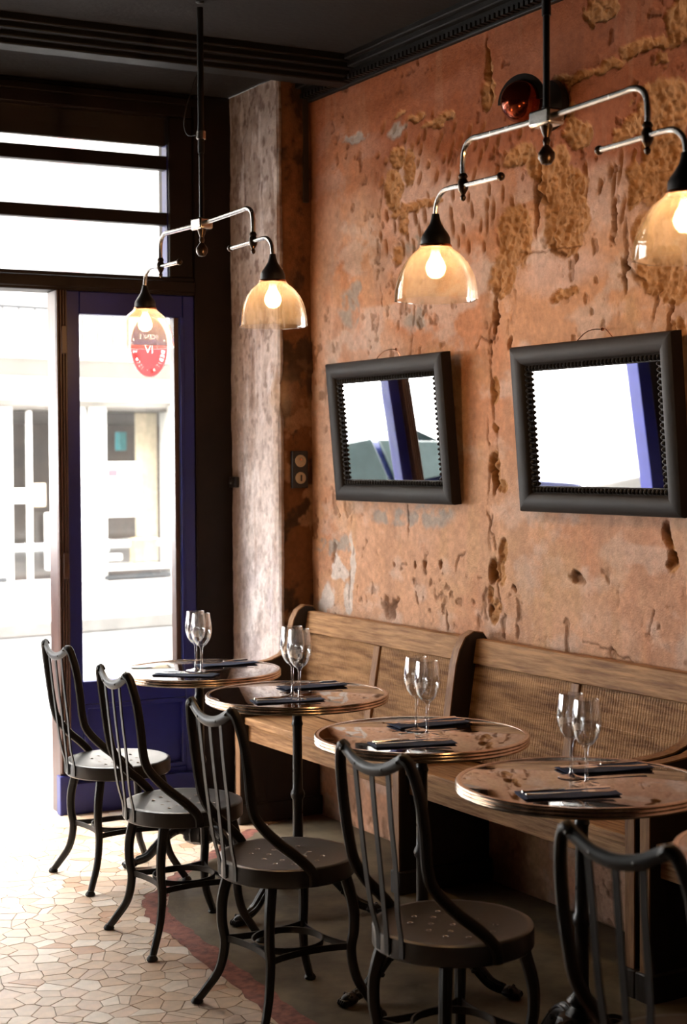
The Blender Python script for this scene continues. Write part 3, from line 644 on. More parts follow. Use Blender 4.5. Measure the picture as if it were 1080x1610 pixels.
# ================================================================== THINGS
# ---- pews
def make_pew(name, label, ya, yb, mids, low_at):
    """A pew against the wall from ya (far end) down to yb, dividers at mids."""
    pw = thing(name, label, 'bench', (W, ya, 0))
    Lp = ya-yb
    T = Matrix(((1, 0, 0, 0), (0, 1, 0, 0), (0, 0, 1, 0), (0, 0, 0, 1)))      # local: x = 0 at the wall (negative into the room), y from 0 down to -Lp
    t = .038
    arm = [(-.388, .0), (-.388, .60), (-.40, .655), (-.36, .672), (-.30, .675), (-.24, .682), (-.19, .70), (-.155, .735), (-.142, .79), (-.130, .845), (-.108, .885), (-.075, .905), (-.035, .90), (-.012, .87), (-.006, .80), (-.006, 0)]
    low = [(-.388, .0), (-.388, .44), (-.375, .475), (-.31, .49), (-.235, .505), (-.19, .55), (-.172, .61), (-.160, .70), (-.146, .79), (-.130, .845), (-.105, .888), (-.065, .907), (-.025, .90), (-.002, .87), (-.002, 0)]
    low = [(x-.004, z) for x, z in low]
    def side(y, prof, nm='end_panel'):
        P = [Vector((x, 0, z)) for x, z in prof]
        q = MB().prism(prof, y-t, y, 'xz')
        e = q.build(nm, M_DARKWOOD, pw, bevel=.004)  # panel sides take the shaded tone, the edge strip the lit one
        pts = prof[1:-1] if prof is arm else prof[1:-2]
        cap = MB().sweep([(x-.0015, y-t/2, z) for x, z in [prof[0]]+list(pts)], [(-t/2, -.0022), (t/2, -.0022), (t/2, .0022), (-t/2, .0022)], up=(1, .0, .3)).build('edge_face', M_WOODV, e)
        MB().box((-.40, y-t-.012, .002), (-.0, y+.012, .085)).build('foot_block', M_DARKWOOD, pw, bevel=.006)
    side(0, arm); side(-Lp+t, arm)
    for m in mids: side(m, low, 'divider_panel')
    cuts = [-t] + [c for m in mids for c in (m, m-t)] + [-Lp+t]
    lean = lambda z: -.122 + (z-.46)*.17                     # front face of the sloping back
    for k in range(0, len(cuts), 2):
        a, b = cuts[k], cuts[k+1]; g = .001
        # seat board and apron
        MB().box((-.370, b+g, .422), (-.10, a-g, .452)).build('seat_board', M_WOOD, pw, bevel=.004)
        MB().box((-.352, b+g, .352), (-.325, a-g, .4215)).build('apron', M_WOOD, pw, bevel=.003)
        # sloping back: rail, stiles, planks
        def slab(z0, z1, y0, y1, proud, nm, m, bev=.003):
            th = .022
            poly = [(lean(z0)-proud, z0), (lean(z1)-proud, z1), (lean(z1)+th, z1), (lean(z0)+th, z0)]
            return MB().prism(poly, y0, y1, 'xz').build(nm, m, pw, bevel=bev)
        slab(.792, .880, b+g, a-g, .014, 'top_rail', M_WOOD, .004)
        mid = (a+b)/2 + .02
        for y0, y1 in ((b+g, mid-.022), (mid+.022, a-g)):
            zc = [.458, .556, .672, .790]
            for i in range(3): slab(zc[i]+.0003, zc[i+1]-.0003, y0, y1, .0006*((i*7+int(y0*10)) % 3), 'back_plank', M_SAWN, .0008)
        slab(.458, .790, mid-.021, mid+.021, .010, 'stile', M_WOODV)
    MB().box((-.034, -Lp+t, .80), (-.010, -t, .868)).build('wall_batten', M_DARKWOOD, pw, bevel=.003)
    return pw
make_pew('pew_bench', 'long reclaimed oak pew under the two mirrors, ending at the masonry pier', 5.815, 3.325, [-1.232], 0)
make_pew('pew_bench', 'oak pew continuing past the curved arm of the long pew', 3.30, 1.40, [], 0)

# ---- tables
def make_table(rot):
    t = thing('bistro_table', '', 'table', group='round tables along the pew')
    R = .303
    MB().lathe([(0, .712), (R-.004, .712), (R-.004, .7305), (R-.010, .7318), (0, .7318)], 96).build('table_top', M_TOP, t)
    prof = [(R-.006, .7322), (R-.001, .7335), (R+.004, .7325), (R+.0062, .7295), (R+.0045, .7265), (R+.0030, .7250), (R+.0050, .7235), (R+.0062, .7205), (R+.0045, .7175), (R+.0030, .7160), (R+.0050, .7145), (R+.0062, .7110), (R+.0045, .7075), (R+.001, .7055), (R-.008, .7055)]
    MB().lathe([*prof, (R-.008, .7322), (R-.006, .7322)], 96).build('rim_band', M_BAND, t)
    MB().lathe([(0, .690), (.06, .690), (.066, .696), (.066, .706), (0, .706)], 32).build('mounting_plate', M_CASTIRON, t)
    col = [(0, .10), (.046, .10), (.050, .13), (.040, .155), (.034, .175), (.038, .19), (.032, .205), (.024, .225), (.023, .33), (.0235, .372), (.030, .379), (.033, .390), (.030, .400), (.0235, .407), (.0225, .44), (.0215, .60), (.0225, .62), (.027, .628), (.0225, .640), (.022, .665), (.03, .676), (.045, .69), (0, .69)]
    col = [(r if r > .035 else r*.74, z) for r, z in col]
    MB().lathe(col, 28).build('column', M_CASTIRON, t)
    MB().lathe([(0, .075), (.04, .075), (.062, .09), (.066, .12), (.055, .15), (.045, .155), (0, .155)], 24, fac=lambda a, z: 1+.06*math.cos(12*a)).build('fluted_boss', M_CASTIRON, t)
    for k in range(3):
        a = rot + k*2*math.pi/3; Mx = RZ(a)
        p = crom([(.03, 0, .115), (.075, 0, .135), (.12, 0, .118), (.165, 0, .075), (.205, 0, .036), (.245, 0, .022)], 6); n = len(p)
        q = MB().sweep(p, [(.02*math.cos(2*math.pi*i/10), .02*math.sin(2*math.pi*i/10)) for i in range(10)], scales=[(1.05-.35*i/n, 1.25-.5*i/n) for i in range(n)], M=Mx)
        lg = q.build('leg', M_CASTIRON, t)
        q = MB().sweep([(v.x, 0, v.z+.022-.010*i/n) for i, v in enumerate(p)], [(.006*math.cos(2*math.pi*i/6), .006*math.sin(2*math.pi*i/6)) for i in range(6)], M=Mx)
        for s in (-1, 1):
            q.sweep([(v.x, s*(.017-.006*i/n), v.z+.016-.008*i/n) for i, v in enumerate(p)], [(.0045*math.cos(2*math.pi*i/6), .0045*math.sin(2*math.pi*i/6)) for i in range(6)], M=Mx)
            for j in range(3): q.ball((.09+.035*j, s*.016, .122-.022*j*j*.6), .008, 8, Mx)
        q.build('leg_ornament', M_CASTIRON, lg)
        q = MB().ball((.262, 0, .018), .022, 12, Mx, (1.3, 1.0, .80))
        for s in (-1.2, -.4, .4, 1.2): q.ball((.284, s*.0105, .012), .0095, 8, Mx, (1.5, .85, 1.2)).ball((.268, s*.013, .030), .006, 6, Mx)
        q.build('claw_foot', M_CASTIRON, lg)
    return t
TABLES = [((2.507, 5.314), 'bistro table nearest the blue door, with dark mirror-gloss top', 2.9), ((2.527, 4.587), 'bistro table with dark gloss top, second from the blue door', 3.4),
          ((2.455, 3.717), 'bistro table standing beside the pew divider panel, third from the blue door', 3.25), ((2.425, 2.963), 'bistro table fourth from the blue door, below the second mirror', 3.5),
          ((2.405, 2.165), 'bare bistro table fifth from the blue door, with nothing on it', 3.1)]
for i, ((x, y), lab, rot) in enumerate(TABLES):
    t = make_table(rot) ; t.location = (x, y, .0044); t['label'] = lab
TZ = .0044+.7322

# ---- chairs (local: faces +x, origin on the floor under the seat)
def make_chair():
    c = thing('metal_chair', '', 'chair', group='black metal chairs at the bistro tables')
    SZ, SR = .436, .190
    seat = MB().lathe([(0, SZ-.008), (.08, SZ-.0075), (.14, SZ-.005), (.172, SZ-.001), (.183, SZ), (.189, SZ-.003), (SR, SZ-.010), (SR, SZ-.046), (.186, SZ-.050), (.180, SZ-.048), (.180, SZ-.014), (0, SZ-.018)], 56).build('seat', M_SEAT, c)
    q = MB()
    for x, y in [(0, 0), (.036, .036), (.036, -.036), (-.036, .036), (-.036, -.036), (.072, 0), (-.072, 0), (0, .072), (0, -.072), (.075, .066), (.075, -.066), (-.075, .066), (-.075, -.066), (.036, .100), (.036, -.100), (-.036, .100), (-.036, -.100)]:
        q.lathe([(0, -.0035), (.0030, -.0030), (.0050, .0004), (.0064, .0010), (.0068, .0002)], 10, TR(x, y, SZ-.0078 + (.002 if math.hypot(x, y) > .09 else 0)))
    q.build('seat_perforations', M_HOLE, seat)['kind'] = 'stuff'
    for k in range(4):
        a = math.radians(45+90*k); Mx = RZ(a)
        p = crom([(.152, 0, .415), (.166, 0, .375), (.186, 0, .30), (.188, 0, .235), (.180, 0, .175), (.196, 0, .10), (.236, 0, .040), (.258, 0, .012)], 5); n = len(p)
        sc_ = [(1.15-.40*(i/n)+(.35 if i < 4 else 0)*(1-i/4), 1.05-.35*i/n) for i in range(n)]
        lg = MB().sweep(p, [(.0165*math.cos(2*math.pi*(i+.5)/10), .0145*math.sin(2*math.pi*(i+.5)/10)) for i in range(10)], up=(0, 1, 0), scales=[(b, s) for s, b in sc_], M=Mx).build('leg', M_BLACKMETAL, c)
        MB().lathe([(0, 0), (.016, 0), (.018, .004), (.015, .010), (.010, .016), (0, .018)], 16, Mx @ TR(.262, 0, 0)).build('foot_pad', M_BLACKMETAL, lg)
    zr = .188
    ring = MB().strap([(.098*math.cos(2*math.pi*i/40), .098*math.sin(2*math.pi*i/40), zr+.004) for i in range(40)], .004, .018, (0, 0, 1), closed=True).build('stretcher_ring', M_BLACKMETAL, c)
    for k in range(4):
        Mx = RZ(math.radians(90*k))
        p = crom([(.130, .130, zr), (.112, .075, zr), (.104, 0, zr), (.112, -.075, zr), (.130, -.130, zr)], 6)
        MB().strap(p, .004, .018, (0, 0, 1), Mx).build('stretcher', M_BLACKMETAL, c)
    # back: two bent posts, wavy top rail, three slats
    for s in (-1, 1):
        p = crom([(-.232, s*.104, .858), (-.232, s*.116, .863), (-.226, s*.132, .845), (-.214, s*.147, .785), (-.202, s*.150, .70), (-.192, s*.145, .625), (-.176, s*.147, .575), (-.130, s*.165, .520), (-.072, s*.183, .470), (-.034, s*.191, .428), (-.028, s*.192, .392)], 5)
        MB().sweep(p, [(.0145*math.cos(2*math.pi*i/10), .0105*math.sin(2*math.pi*i/10)) for i in range(10)], up=(0, 1, 0)).build('back_post', M_BLACKMETAL, c)
    p = crom([(-.232, .116, .863), (-.234, .090, .848), (-.238, .050, .831), (-.240, 0, .824), (-.238, -.050, .831), (-.234, -.090, .848), (-.232, -.116, .863)], 5)
    rail = MB().sweep(p, [(.0085*math.cos(2*math.pi*i/10), .0150*math.sin(2*math.pi*i/10)) for i in range(10)], up=(0, 0, 1)).build('top_rail', M_BLACKMETAL, c)
    q = MB()
    for y, z in ((.104, .855), (.050, .830), (-.050, .830), (-.104, .855)): q.ball((-.2445, y, z), .0045, 8)
    q.build('rivets', M_STEELDARK, rail)['kind'] = 'stuff'
    for j in (-1, 0, 1):
        p = crom([(-.236, j*.062, .826), (-.226, j*.059, .72), (-.212, j*.058, .60), (-.201, j*.050, .50), (-.1945+abs(j)*.008, j*.044, .436), (-.1930+abs(j)*.008, j*.043, .395)], 5)
        MB().strap(p, .0150, .0042, (1, 0, 0)).build('back_slat', M_BLACKMETAL, c)
    return c
M_SEAT = mat('worn_black_seat_steel', (.020, .017, .0155), .30, .25, var=.25, scale=7, bump=.02, bscale=60, rvar=.06, spec=.9)
M_HOLE = mat('bare_punched_steel', (.30, .27, .24), .3, 1.)
M_STEELDARK = mat('dark_rivet_steel', (.04, .035, .03), .35, .8)
b5 = on(966, 1342, 2, .842); a5 = math.radians(9)
CH = [((2.166, 5.287), 0, 'black metal chair in front of the blue door, with the most brightly lit seat'), ((2.070, 4.515), -1.5, 'black metal chair drawn up to the second table from the blue door'),
      ((2.031, 3.751), 2, 'black metal chair standing across the red floor border at the third table'), ((2.057, 2.985), 5, 'black metal chair pushed under the fourth table from the blue door'),
      ((b5[0]+.237*math.cos(a5), b5[1]+.237*math.sin(a5)), 9, 'black metal chair at the bare fifth table, only its back rising beside the rim')]
c0 = make_chair()
for i, ((x, y), a, lab) in enumerate(CH):
    c = c0 if i == 0 else dup(c0)
    c.location = (x, y, .0054); c.rotation_euler = (0, 0, math.radians(a)); c['label'] = lab

# ---- wine glasses
gl = MB().lathe([(0, .0), (.035, .0), (.0365, .0012), (.034, .0026), (.018, .0045), (.007, .009), (.0045, .016), (.0042, .060), (.0045, .092), (.008, .100), (.020, .109), (.031, .125), (.0375, .148), (.0388, .165), (.0365, .190), (.0315, .222), (.0308, .2235),
                 (.0300, .222), (.0350, .190), (.0373, .165), (.0360, .148), (.0296, .1265), (.0185, .1115), (.006, .106), (0, .1055)], 40).mesh('wine_glass', M_WINE)
GL = [((308, 1054), 'rear'), ((317, 1059), 'front'), ((460, 1095), 'rear'), ((471, 1101), 'front'), ((655, 1148), 'rear'), ((672, 1157), 'front'), ((898, 1222), 'rear'), ((922, 1234), 'front')]
WHICH = ['table nearest the blue door', 'second table from the blue door', 'third table from the blue door', 'fourth table from the blue door']
for i, ((px, py), k) in enumerate(GL):
    p = on(px, py, 2, TZ); o = obj('wine_glass', gl); o.location = (p[0], p[1], TZ)
    o.rotation_euler = (0, 0, i); s_ = (1.0, 1.05, .96, .93)[i//2]; o.scale = (s_, s_, s_)
    tag(o, 'stemmed wine glass on the %s, standing %s the door' % (WHICH[i//2], 'farther from' if i % 2 else 'closer to'), 'glass', 'stemmed wine glasses on the tables')

# ---- napkins and cutlery
def napkin_mesh():
    q = MB()
    for k, (dx, dy, a) in enumerate(((0, 0, 0), (.003, -.003, .03))):
        Mx = TR(dx, dy, .0004 + k*.0022) @ RZ(a); pts = []
        for i in range(13):
            for j in range(7):
                u, v = i/12, j/6; pts.append((-.115+.23*u, -.046+.092*v, .0014*math.sin(5*u+k*2)*math.sin(3*v+k)+.0016))
        fs = [(i*7+j, (i+1)*7+j, (i+1)*7+j+1, i*7+j+1) for i in range(12) for j in range(6)]
        lo = [(x, y, z-.0016) for x, y, z in pts]; n = len(pts)
        f2 = fs + [tuple(n+t for t in f[::-1]) for f in fs]
        rim = [i*7 for i in range(13)] + [12*7+j for j in range(1, 7)] + [i*7+6 for i in range(11, -1, -1)] + [j for j in range(5, 0, -1)]
        f2 += [(rim[t], rim[(t+1) % len(rim)], n+rim[(t+1) % len(rim)], n+rim[t]) for t in range(len(rim))]
        q.add(pts+lo, f2, Mx)
    return q.mesh('napkin', M_NAVY)
NAP = napkin_mesh()
def knife_parts():
    b = MB().prism([(.0, -.005), (.095, -.010), (.112, -.006), (.118, .002), (.110, .0075), (.0, .0055)], -.0008, .0008, 'xy').mesh('blade', M_CUTLERY)
    h = MB().sweep(crom([(-.105, 0, .0), (-.09, 0, .0005), (-.04, 0, .001), (0, 0, 0)], 4), [(.0075*math.cos(2*math.pi*i/10), .004*math.sin(2*math.pi*i/10)) for i in range(10)], scales=[.75]+[1.0]*8+[.8, .7, .62, .6]).mesh('handle', M_CUTLERY)
    return b, h
def fork_parts():
    h = MB().sweep(crom([(-.105, 0, .001), (-.06, 0, .001), (0, 0, .003), (.03, 0, .004)], 4), [(.0070*math.cos(2*math.pi*i/10), .0018*math.sin(2*math.pi*i/10)) for i in range(10)], scales=[1.1, 1.1, 1, .9, .8, .7, .6, .5, .45, .42, .42, .45, .55]).mesh('handle', M_CUTLERY)
    q = MB().prism([(.028, -.0045), (.045, -.0115), (.060, -.012), (.060, .012), (.045, .0115), (.028, .0045)], .003, .0048, 'xy')
    for y in (-.0105, -.0035, .0035, .0105): q.strap([(.058, y, .004), (.085, y, .0035), (.108, y, .006)], .0032, .0018, (0, 0, 1))
    return h, q.mesh('tines', M_CUTLERY)
KB, KH = knife_parts(); FH, FT = fork_parts()
SETT = [((282, 1066), (244, 1063), (332, 1066), 0, 'at the chair side'), ((362, 1043), (322, 1047), (398, 1041), 0, 'at the pew side'), ((438, 1111), (386, 1114), (497, 1108), 1, 'at the chair side'), ((492, 1078), (440, 1080), (536, 1073), 1, 'at the pew side'),
        ((645, 1171), (580, 1176), (706, 1170), 2, 'at the chair side'), ((675, 1135), (612, 1139), (732, 1129), 2, 'at the pew side'), ((888, 1252), (818, 1255), (960, 1249), 3, 'at the chair side'), ((955, 1205), (885, 1210), (1018, 1201), 3, 'at the pew side')]
for i, (c, a, b, tb, sd) in enumerate(SETT):
    P, A, B = on(*c, 2, TZ), on(*a, 2, TZ), on(*b, 2, TZ); ang = math.atan2(B[1]-A[1], B[0]-A[0])
    # keep the setting inside the rim
    tx, ty = TABLES[tb][0]; d = np.array([P[0]-tx, P[1]-ty]); r = np.hypot(*d)
    if r > .165: d *= .165/r
    x, y = tx+d[0], ty+d[1]
    n = obj('napkin', NAP); n.location = (x, y, TZ+.0006); n.rotation_euler = (0, 0, ang)
    tag(n, 'folded navy napkin %s of the %s' % (sd, WHICH[tb]), 'napkin', 'folded navy napkins')
    for nm, parts, off, tw, dz in (('table_knife', (('blade', KB), ('handle', KH)), .022, .07, .0), ('table_fork', (('handle', FH), ('tines', FT)), -.022, -.04, .0)):
        L = RZ(ang) @ Vector((-.004, off-.014, 0)); s = -1 if i % 2 else 1
        t = thing(nm, 'steel %s on the napkin %s, %s' % (nm.split('_')[1], sd, WHICH[tb]), nm.split('_')[1], (x+L.x, y+L.y, TZ+.0105), ang+tw+(math.pi if i % 2 else 0), 'cutlery on the napkins')
        for pn_, me in parts: obj(pn_, me, t)

# ---- mirrors
def make_mirror(label, bl_, br_, top_l, tilt):
    xb = W-.052
    A, B = on(*bl_, 0, xb), on(*br_, 0, xb); wd = abs(A[1]-B[1]); zb = (A[2]+B[2])/2
    # height from the top-left corner on the tilted plane
    best = min((abs(on(*top_l, 0, xb-h*math.sin(tilt))[2] - (zb+h*math.cos(tilt))), h) for h in np.linspace(.3, .9, 241))[1]
    ht = best; yc = (A[1]+B[1])/2
    m = thing('wall_mirror', label, 'mirror', (xb, yc, zb), group='tilted mirrors above the pew')
    m.rotation_euler = (0, -tilt, 0)
    # local: y across, z up from the bottom edge, -x towards the room; front face at x = 0
    bw, dp = .088, .042
    prof = [(0, .012), (.004, .002), (.012, -.002), (.035, -.004), (.056, .002), (.064, .010), (.066, .016), (bw, .022), (bw, .030), (.0, dp)]   # (inwards, x)
    def side(nm, a, b, inward):
        a, b, inward = Vector(a), Vector(b), Vector(inward); t = (b-a).normalized()
        vs = []
        for e, sgn in ((a, 1), (b, -1)):
            for i, x in prof: p = e + inward*i + t*sgn*i; vs.append((x, p.y, p.z))
        n = len(prof); fs = [tuple(range(n)), tuple(range(2*n-1, n-1, -1))] + [(i, i+n, (i+1) % n+n, (i+1) % n) for i in range(n)]
        MB().add(vs, fs).build(nm, M_MFRAME, m)
    h = wd/2
    side('frame_side', (0, -h, 0), (0, -h, ht), (0, 1, 0)); side('frame_side', (0, h, 0), (0, h, ht), (0, -1, 0))
    side('frame_rail', (0, -h, 0), (0, h, 0), (0, 0, 1)); side('frame_rail', (0, -h, ht), (0, h, ht), (0, 0, -1))
    MB().box((.024, -h+bw-.01, bw-.01), (.028, h-bw+.01, ht-bw+.01)).build('mirror_glass', M_MIRROR, m, smooth=False)
    MB().box((.031, -h+.02, .02), (.036, h-.02, ht-.02)).build('backing_board', M_DARKWOOD, m)
    q = MB(); bc = bw-.012
    ny = int((wd-2*bc)/.0185); nz = int((ht-2*bc)/.0185)
    for i in range(ny+1):
        y = -h+bc+(wd-2*bc)*i/ny
        for z in (bc, ht-bc): q.ball((.016, y, z), .0088, 8, sz=(1.2, .86, 1.15))
    for i in range(1, nz):
        z = bc+(ht-2*bc)*i/nz
        for y in (-h+bc, h-bc): q.ball((.016, y, z), .0088, 8, sz=(1.2, 1.15, .86))
    q.build('bead_trim', M_BEAD, m)['kind'] = 'stuff'
    off = W - (xb - ht*math.sin(tilt)) - .01
    q = MB().tube(crom([(.03, -.18, ht*.86), (.05, -.06, ht+.02), (off*.9, .0, ht+.03), (.05, .06, ht+.02), (.03, .18, ht*.86)], 5), .0016, 6).ball((off*.9, 0, ht+.03), .006, 8)
    q.build('hanging_wire', M_COPPER, m)
    return m
make_mirror('charcoal framed tilted mirror beside the masonry pier', (527, 785), (711, 797), (513, 573), math.radians(5.0))
make_mirror('charcoal framed tilted mirror farther from the pier, above the fourth table', (816, 803), (1072, 817), (798, 547), math.radians(4.6))

# ---- chandeliers: two-armed swivel pendants (local: arms along y, origin at the ceiling)
def make_pendant(label, x, y, dL, dR):
    t = thing('two_arm_pendant', label, 'lamp', (x, y, CEIL), group='two-armed swivel pendants')
    H = 2.36-CEIL
    MB().lathe([(0, 0), (.0150, 0), (.0150, -.002), (.0120, -.004), (0, -.004)], 24).build('ceiling_rose', M_BLACKMETAL, t)
    MB().tube([(0, 0, -.02), (0, 0, H+.25)], .0115, 12, up=(0, 1, 0)).tube([(0, 0, H+.25), (0, 0, H)], .0085, 12, up=(0, 1, 0)).build('drop_rod', M_BLACKMETAL, t)
    MB().box((-.026, -.040, -.020), (.026, .040, .020), TR(0, 0, H)).build('hub_block', M_STEEL, t, bevel=.006)
    MB().lathe([(0, -.115), (.012, -.112), (.021, -.098), (.021, -.085), (.012, -.072), (.007, -.066), (.010, -.055), (.007, -.046), (.012, -.034), (.016, -.020), (0, -.02)], 20, TR(0, 0, H)).build('finial', M_DARKBRASS, t)
    for s, (j, l) in ((1, dL), (-1, dR)):
        up = MB().tube(crom([(0, s*.03, H+.002), (0, s*(j-.10), H+.006), (0, s*(j-.045), H+.007), (0, s*(j-.012), H-.008), (0, s*j, H-.042), (0, s*j, H-.105)], 6), .0078, 10, up=(1, 0, 0)).build('upper_arm', M_STEEL, t)
        zj = H-.110
        MB().lathe([(0, -.042), (.006, -.038), (.008, -.030), (.005, -.024), (.010, -.016), (.014, -.008), (.014, .010), (.010, .018), (.013, .024), (.009, .032), (0, .034)], 16, TR(0, s*j, zj)).build('swivel_joint', M_DARKBRASS, up)
        lo = MB().tube(crom([(0, s*(j-.165), zj-.002), (0, s*(j-.02), zj), (0, s*(l-.075), zj+.003), (0, s*(l-.035), zj-.002), (0, s*(l-.008), zj-.024), (0, s*l, zj-.055), (0, s*l, zj-.085)], 6), .0072, 10, up=(1, 0, 0)).build('lower_arm', M_STEEL, t)
        MB().ball((0, s*(j-.168), zj-.002), .0115, 12).build('end_knob', M_DARKBRASS, lo)
        zt = 2.115-CEIL                                             # top of the glass
        Mx = TR(0, s*l, zt)
        MB().lathe([(0, .080), (.010, .078), (.012, .066), (.016, .052), (.026, .036), (.036, .022), (.040, .012), (.041, -.004), (.043, -.006), (.043, -.012), (0, -.012)], 28, Mx).build('lamp_holder', M_SOCKET, lo)
        MB().lathe([(.0432, -.006), (.0446, -.008), (.0446, -.013), (.0432, -.014)], 28, Mx).build('copper_collar', M_COPPER, lo)
        R, Hh = .113, .145
        out = [(.040, -.006)] + [(R*math.sin(a)**.88, -.008-Hh*(1-math.cos(a))) for a in [math.radians(v) for v in (24, 32, 40, 50, 60, 70, 80, 90)]]
        out.append((R+.0005, -.008-Hh-.004))
        inn = [(r-.0042, z+.001) for r, z in out][::-1]
        fc = lambda a, z: 1.0
        q = MB(); n = 80; prof = out+inn; k = len(prof); vs = []; fs = []
        for i in range(n):
            a = 2*math.pi*i/n; w8 = math.pi/4; b = (a % w8)-w8/2; f8 = math.cos(w8/2)/math.cos(b)
            for m_, (r, z) in enumerate(prof):
                g = (1+(f8-1)*.9+.03) if m_ < len(out) else (1+(f8-1)*.5)
                blend = min(1, max(0, (-z-.02)/.05)); g = 1+(g-1)*blend
                vs.append((r*g*math.cos(a), r*g*math.sin(a), z))
        for i in range(n):
            j2 = (i+1) % n
            for c in range(k): d = (c+1) % k; fs.append((i*k+c, j2*k+c, j2*k+d, i*k+d))
        q.add(vs, fs, Mx).build('glass_shade', M_SHADE, lo)
        bu = MB().lathe([(0, -.098), (.012, -.096), (.022, -.088), (.0275, -.074), (.0275, -.064), (.022, -.050), (.014, -.036), (.0115, -.024), (.0115, -.014)], 24, Mx).build('bulb', M_BULBGLASS, t)
        MB().lathe([(0, -.082), (.007, -.080), (.0095, -.070), (.0095, -.060), (.006, -.046), (.003, -.036), (0, -.036)], 14, Mx).build('filament', M_BULB, bu)
    if y > 4:
        q = MB().tube(crom([(-.006, .0, -.235), (-.02, .03, -.30), (-.03, .075, -.40), (-.02, .07, -.455), (-.005, .02, -.462), (0, .0, -.462)], 6), .0022, 6).build('flex_cable', M_BLACKMETAL, t)
        MB().lathe([(0, -.02), (.017, -.016), (.017, .012), (0, .016)], 14, TR(0, 0, -.465)).build('cable_clip', M_STEEL, t)
    return t
make_pendant('two-armed glass shade pendant hanging near the transom window', 2.40, 5.035, (.360, .508), (.395, .532))
make_pendant('two-armed glass shade pendant hanging in front of the pick-marked plaster', 2.40, 3.068, (.357, .488), (.367, .492))

# ---- copper globe wall lamp
p = on(864, 166, 0, W-.02); g = on(820, 160, 0, W-.14)
t = thing('globe_wall_lamp', 'dark copper globe lamp with black yoke on the upper plaster wall', 'lamp', (W, p[1], p[2]))
off = Vector((g[0]-W, g[1]-p[1], g[2]-p[2]))
MB().lathe([(0, 0), (.078, 0), (.085, .012), (.080, .03), (.05, .042), (0, .045)], 32, Matrix.Rotation(math.radians(-90), 4, 'Y') @ TR(0, 0, .0)).build('wall_base', M_BLACKMETAL, t)
MB().tube([(-.04, 0, 0), off*.55 + Vector((-.03, 0, 0)), off], .010, 10).build('arm', M_BLACKMETAL, t)
M_GLOBE = mat('dark_copper_lacquer', (.20, .035, .012), .16, .9, var=.4, scale=8)
MB().ball(off, .070, 28).build('globe', M_GLOBE, t)
ax = Vector((-.35, .94, 0)).normalized()
MB().strap([off + (ax*math.cos(a)*.081 + Vector((0, 0, 1))*math.sin(a)*.081) for a in [math.radians(v) for v in range(0, 181, 9)]], .022, .006, (-.94, -.35, 0)).build('yoke', M_BLACKMETAL, t)

# ---- sockets on the pier
a, b = on(458, 709, 1, PY-.006), on(483, 767, 1, PY-.006)
t = thing('double_socket', 'black double socket plate with cream inserts on the pier', 'socket', ((a[0]+b[0])/2, PY, (a[2]+b[2])/2))
hw, hh = (b[0]-a[0])/2, (a[2]-b[2])/2
MB().box((-hw, -.016, -hh), (hw, .01, hh)).build('plate', M_SOCKET, t, bevel=.003)
RX = Matrix.Rotation(math.radians(90), 4, 'X')
s1 = MB().lathe([(0, 0), (.024, 0), (.026, .001), (.026, .005), (.021, .006), (.019, .002), (0, .002)], 24, TR(0, -.015, hh*.46) @ RX).build('socket_outlet', M_CREAM, t)
MB().lathe([(0, 0), (.004, 0), (.004, .008), (0, .008)], 10, TR(0, -.016, hh*.46+.006) @ RX).build('earth_pin', M_COPPER, s1)
s2 = MB().lathe([(0, 0), (.025, 0), (.025, .005), (.022, .007), (0, .007)], 24, TR(0, -.015, -hh*.46) @ RX).build('rotary_switch', M_CREAM, t)
MB().box((-.003, -.026, -.014-hh*.46), (.003, -.02, .014-hh*.46)).build('switch_slot', M_SOCKET, s2)
p = on(368, 758, 0, PX)
t = thing('door_catch', 'small black latch catch on the pale pier face', 'latch', (PX, p[1], p[2]))
MB().box((-.016, -.045, -.024), (.02, .045, .024)).build('catch_body', M_SOCKET, t, bevel=.004)
MB().lathe([(0, 0), (.012, 0), (.012, .014), (.007, .02), (0, .02)], 14, TR(-.014, -.02, 0) @ Matrix.Rotation(math.radians(-90), 4, 'Y')).build('catch_knob', M_SOCKET, t)

# ---- licence sticker on the door pane (seen from behind, so mirrored)
uc, zc = sfu(239), sfz(239, 545); rx, rz = (sfu(268)-sfu(211))/2, (sfz(239, 498)-sfz(239, 593))/2
def stick(name, col):
    m = mat(name, col, .5); return m
S_NAVY, S_RED, S_WHITE = mat('sticker_blue', (.30, .31, .55), .5), mat('sticker_red', (.85, .33, .36), .5), mat('sticker_white', (.92, .88, .90), .5)
for m in (S_NAVY, S_RED, S_WHITE):
    nt = m.node_tree; p_ = nt.nodes['Principled BSDF']; o_ = nt.nodes['Material Output']
    tl = nt.nodes.new('ShaderNodeBsdfTranslucent'); tl.inputs[0].default_value = p_.inputs['Base Color'].links[0].from_node.inputs[7].default_value
    ms = nt.nodes.new('ShaderNodeMixShader'); ms.inputs[0].default_value = .5; nt.links.new(p_.outputs[0], ms.inputs[1]); nt.links.new(tl.outputs[0], ms.inputs[2]); nt.links.new(ms.outputs[0], o_.inputs[0])
KM = SFM @ TR(uc, .0105, zc)
st = thing('licence_sticker', 'oval red and blue licence sticker on the blue door glass', 'sticker')
st.matrix_world = KM
def oval(a0, a1, n=40, s=1.): return [(rx*s*math.cos(a0+(a1-a0)*i/n), rz*s*math.sin(a0+(a1-a0)*i/n)) for i in range(n+1)]
rim = [(x, -.0006, z) for x, z in oval(0, 2*math.pi, 60)[:-1]]
MB().strap(rim, .004, .0008, (0, 1, 0), closed=True).build('rim_line', S_WHITE, st)
DG = bpy.context.evaluated_depsgraph_get()
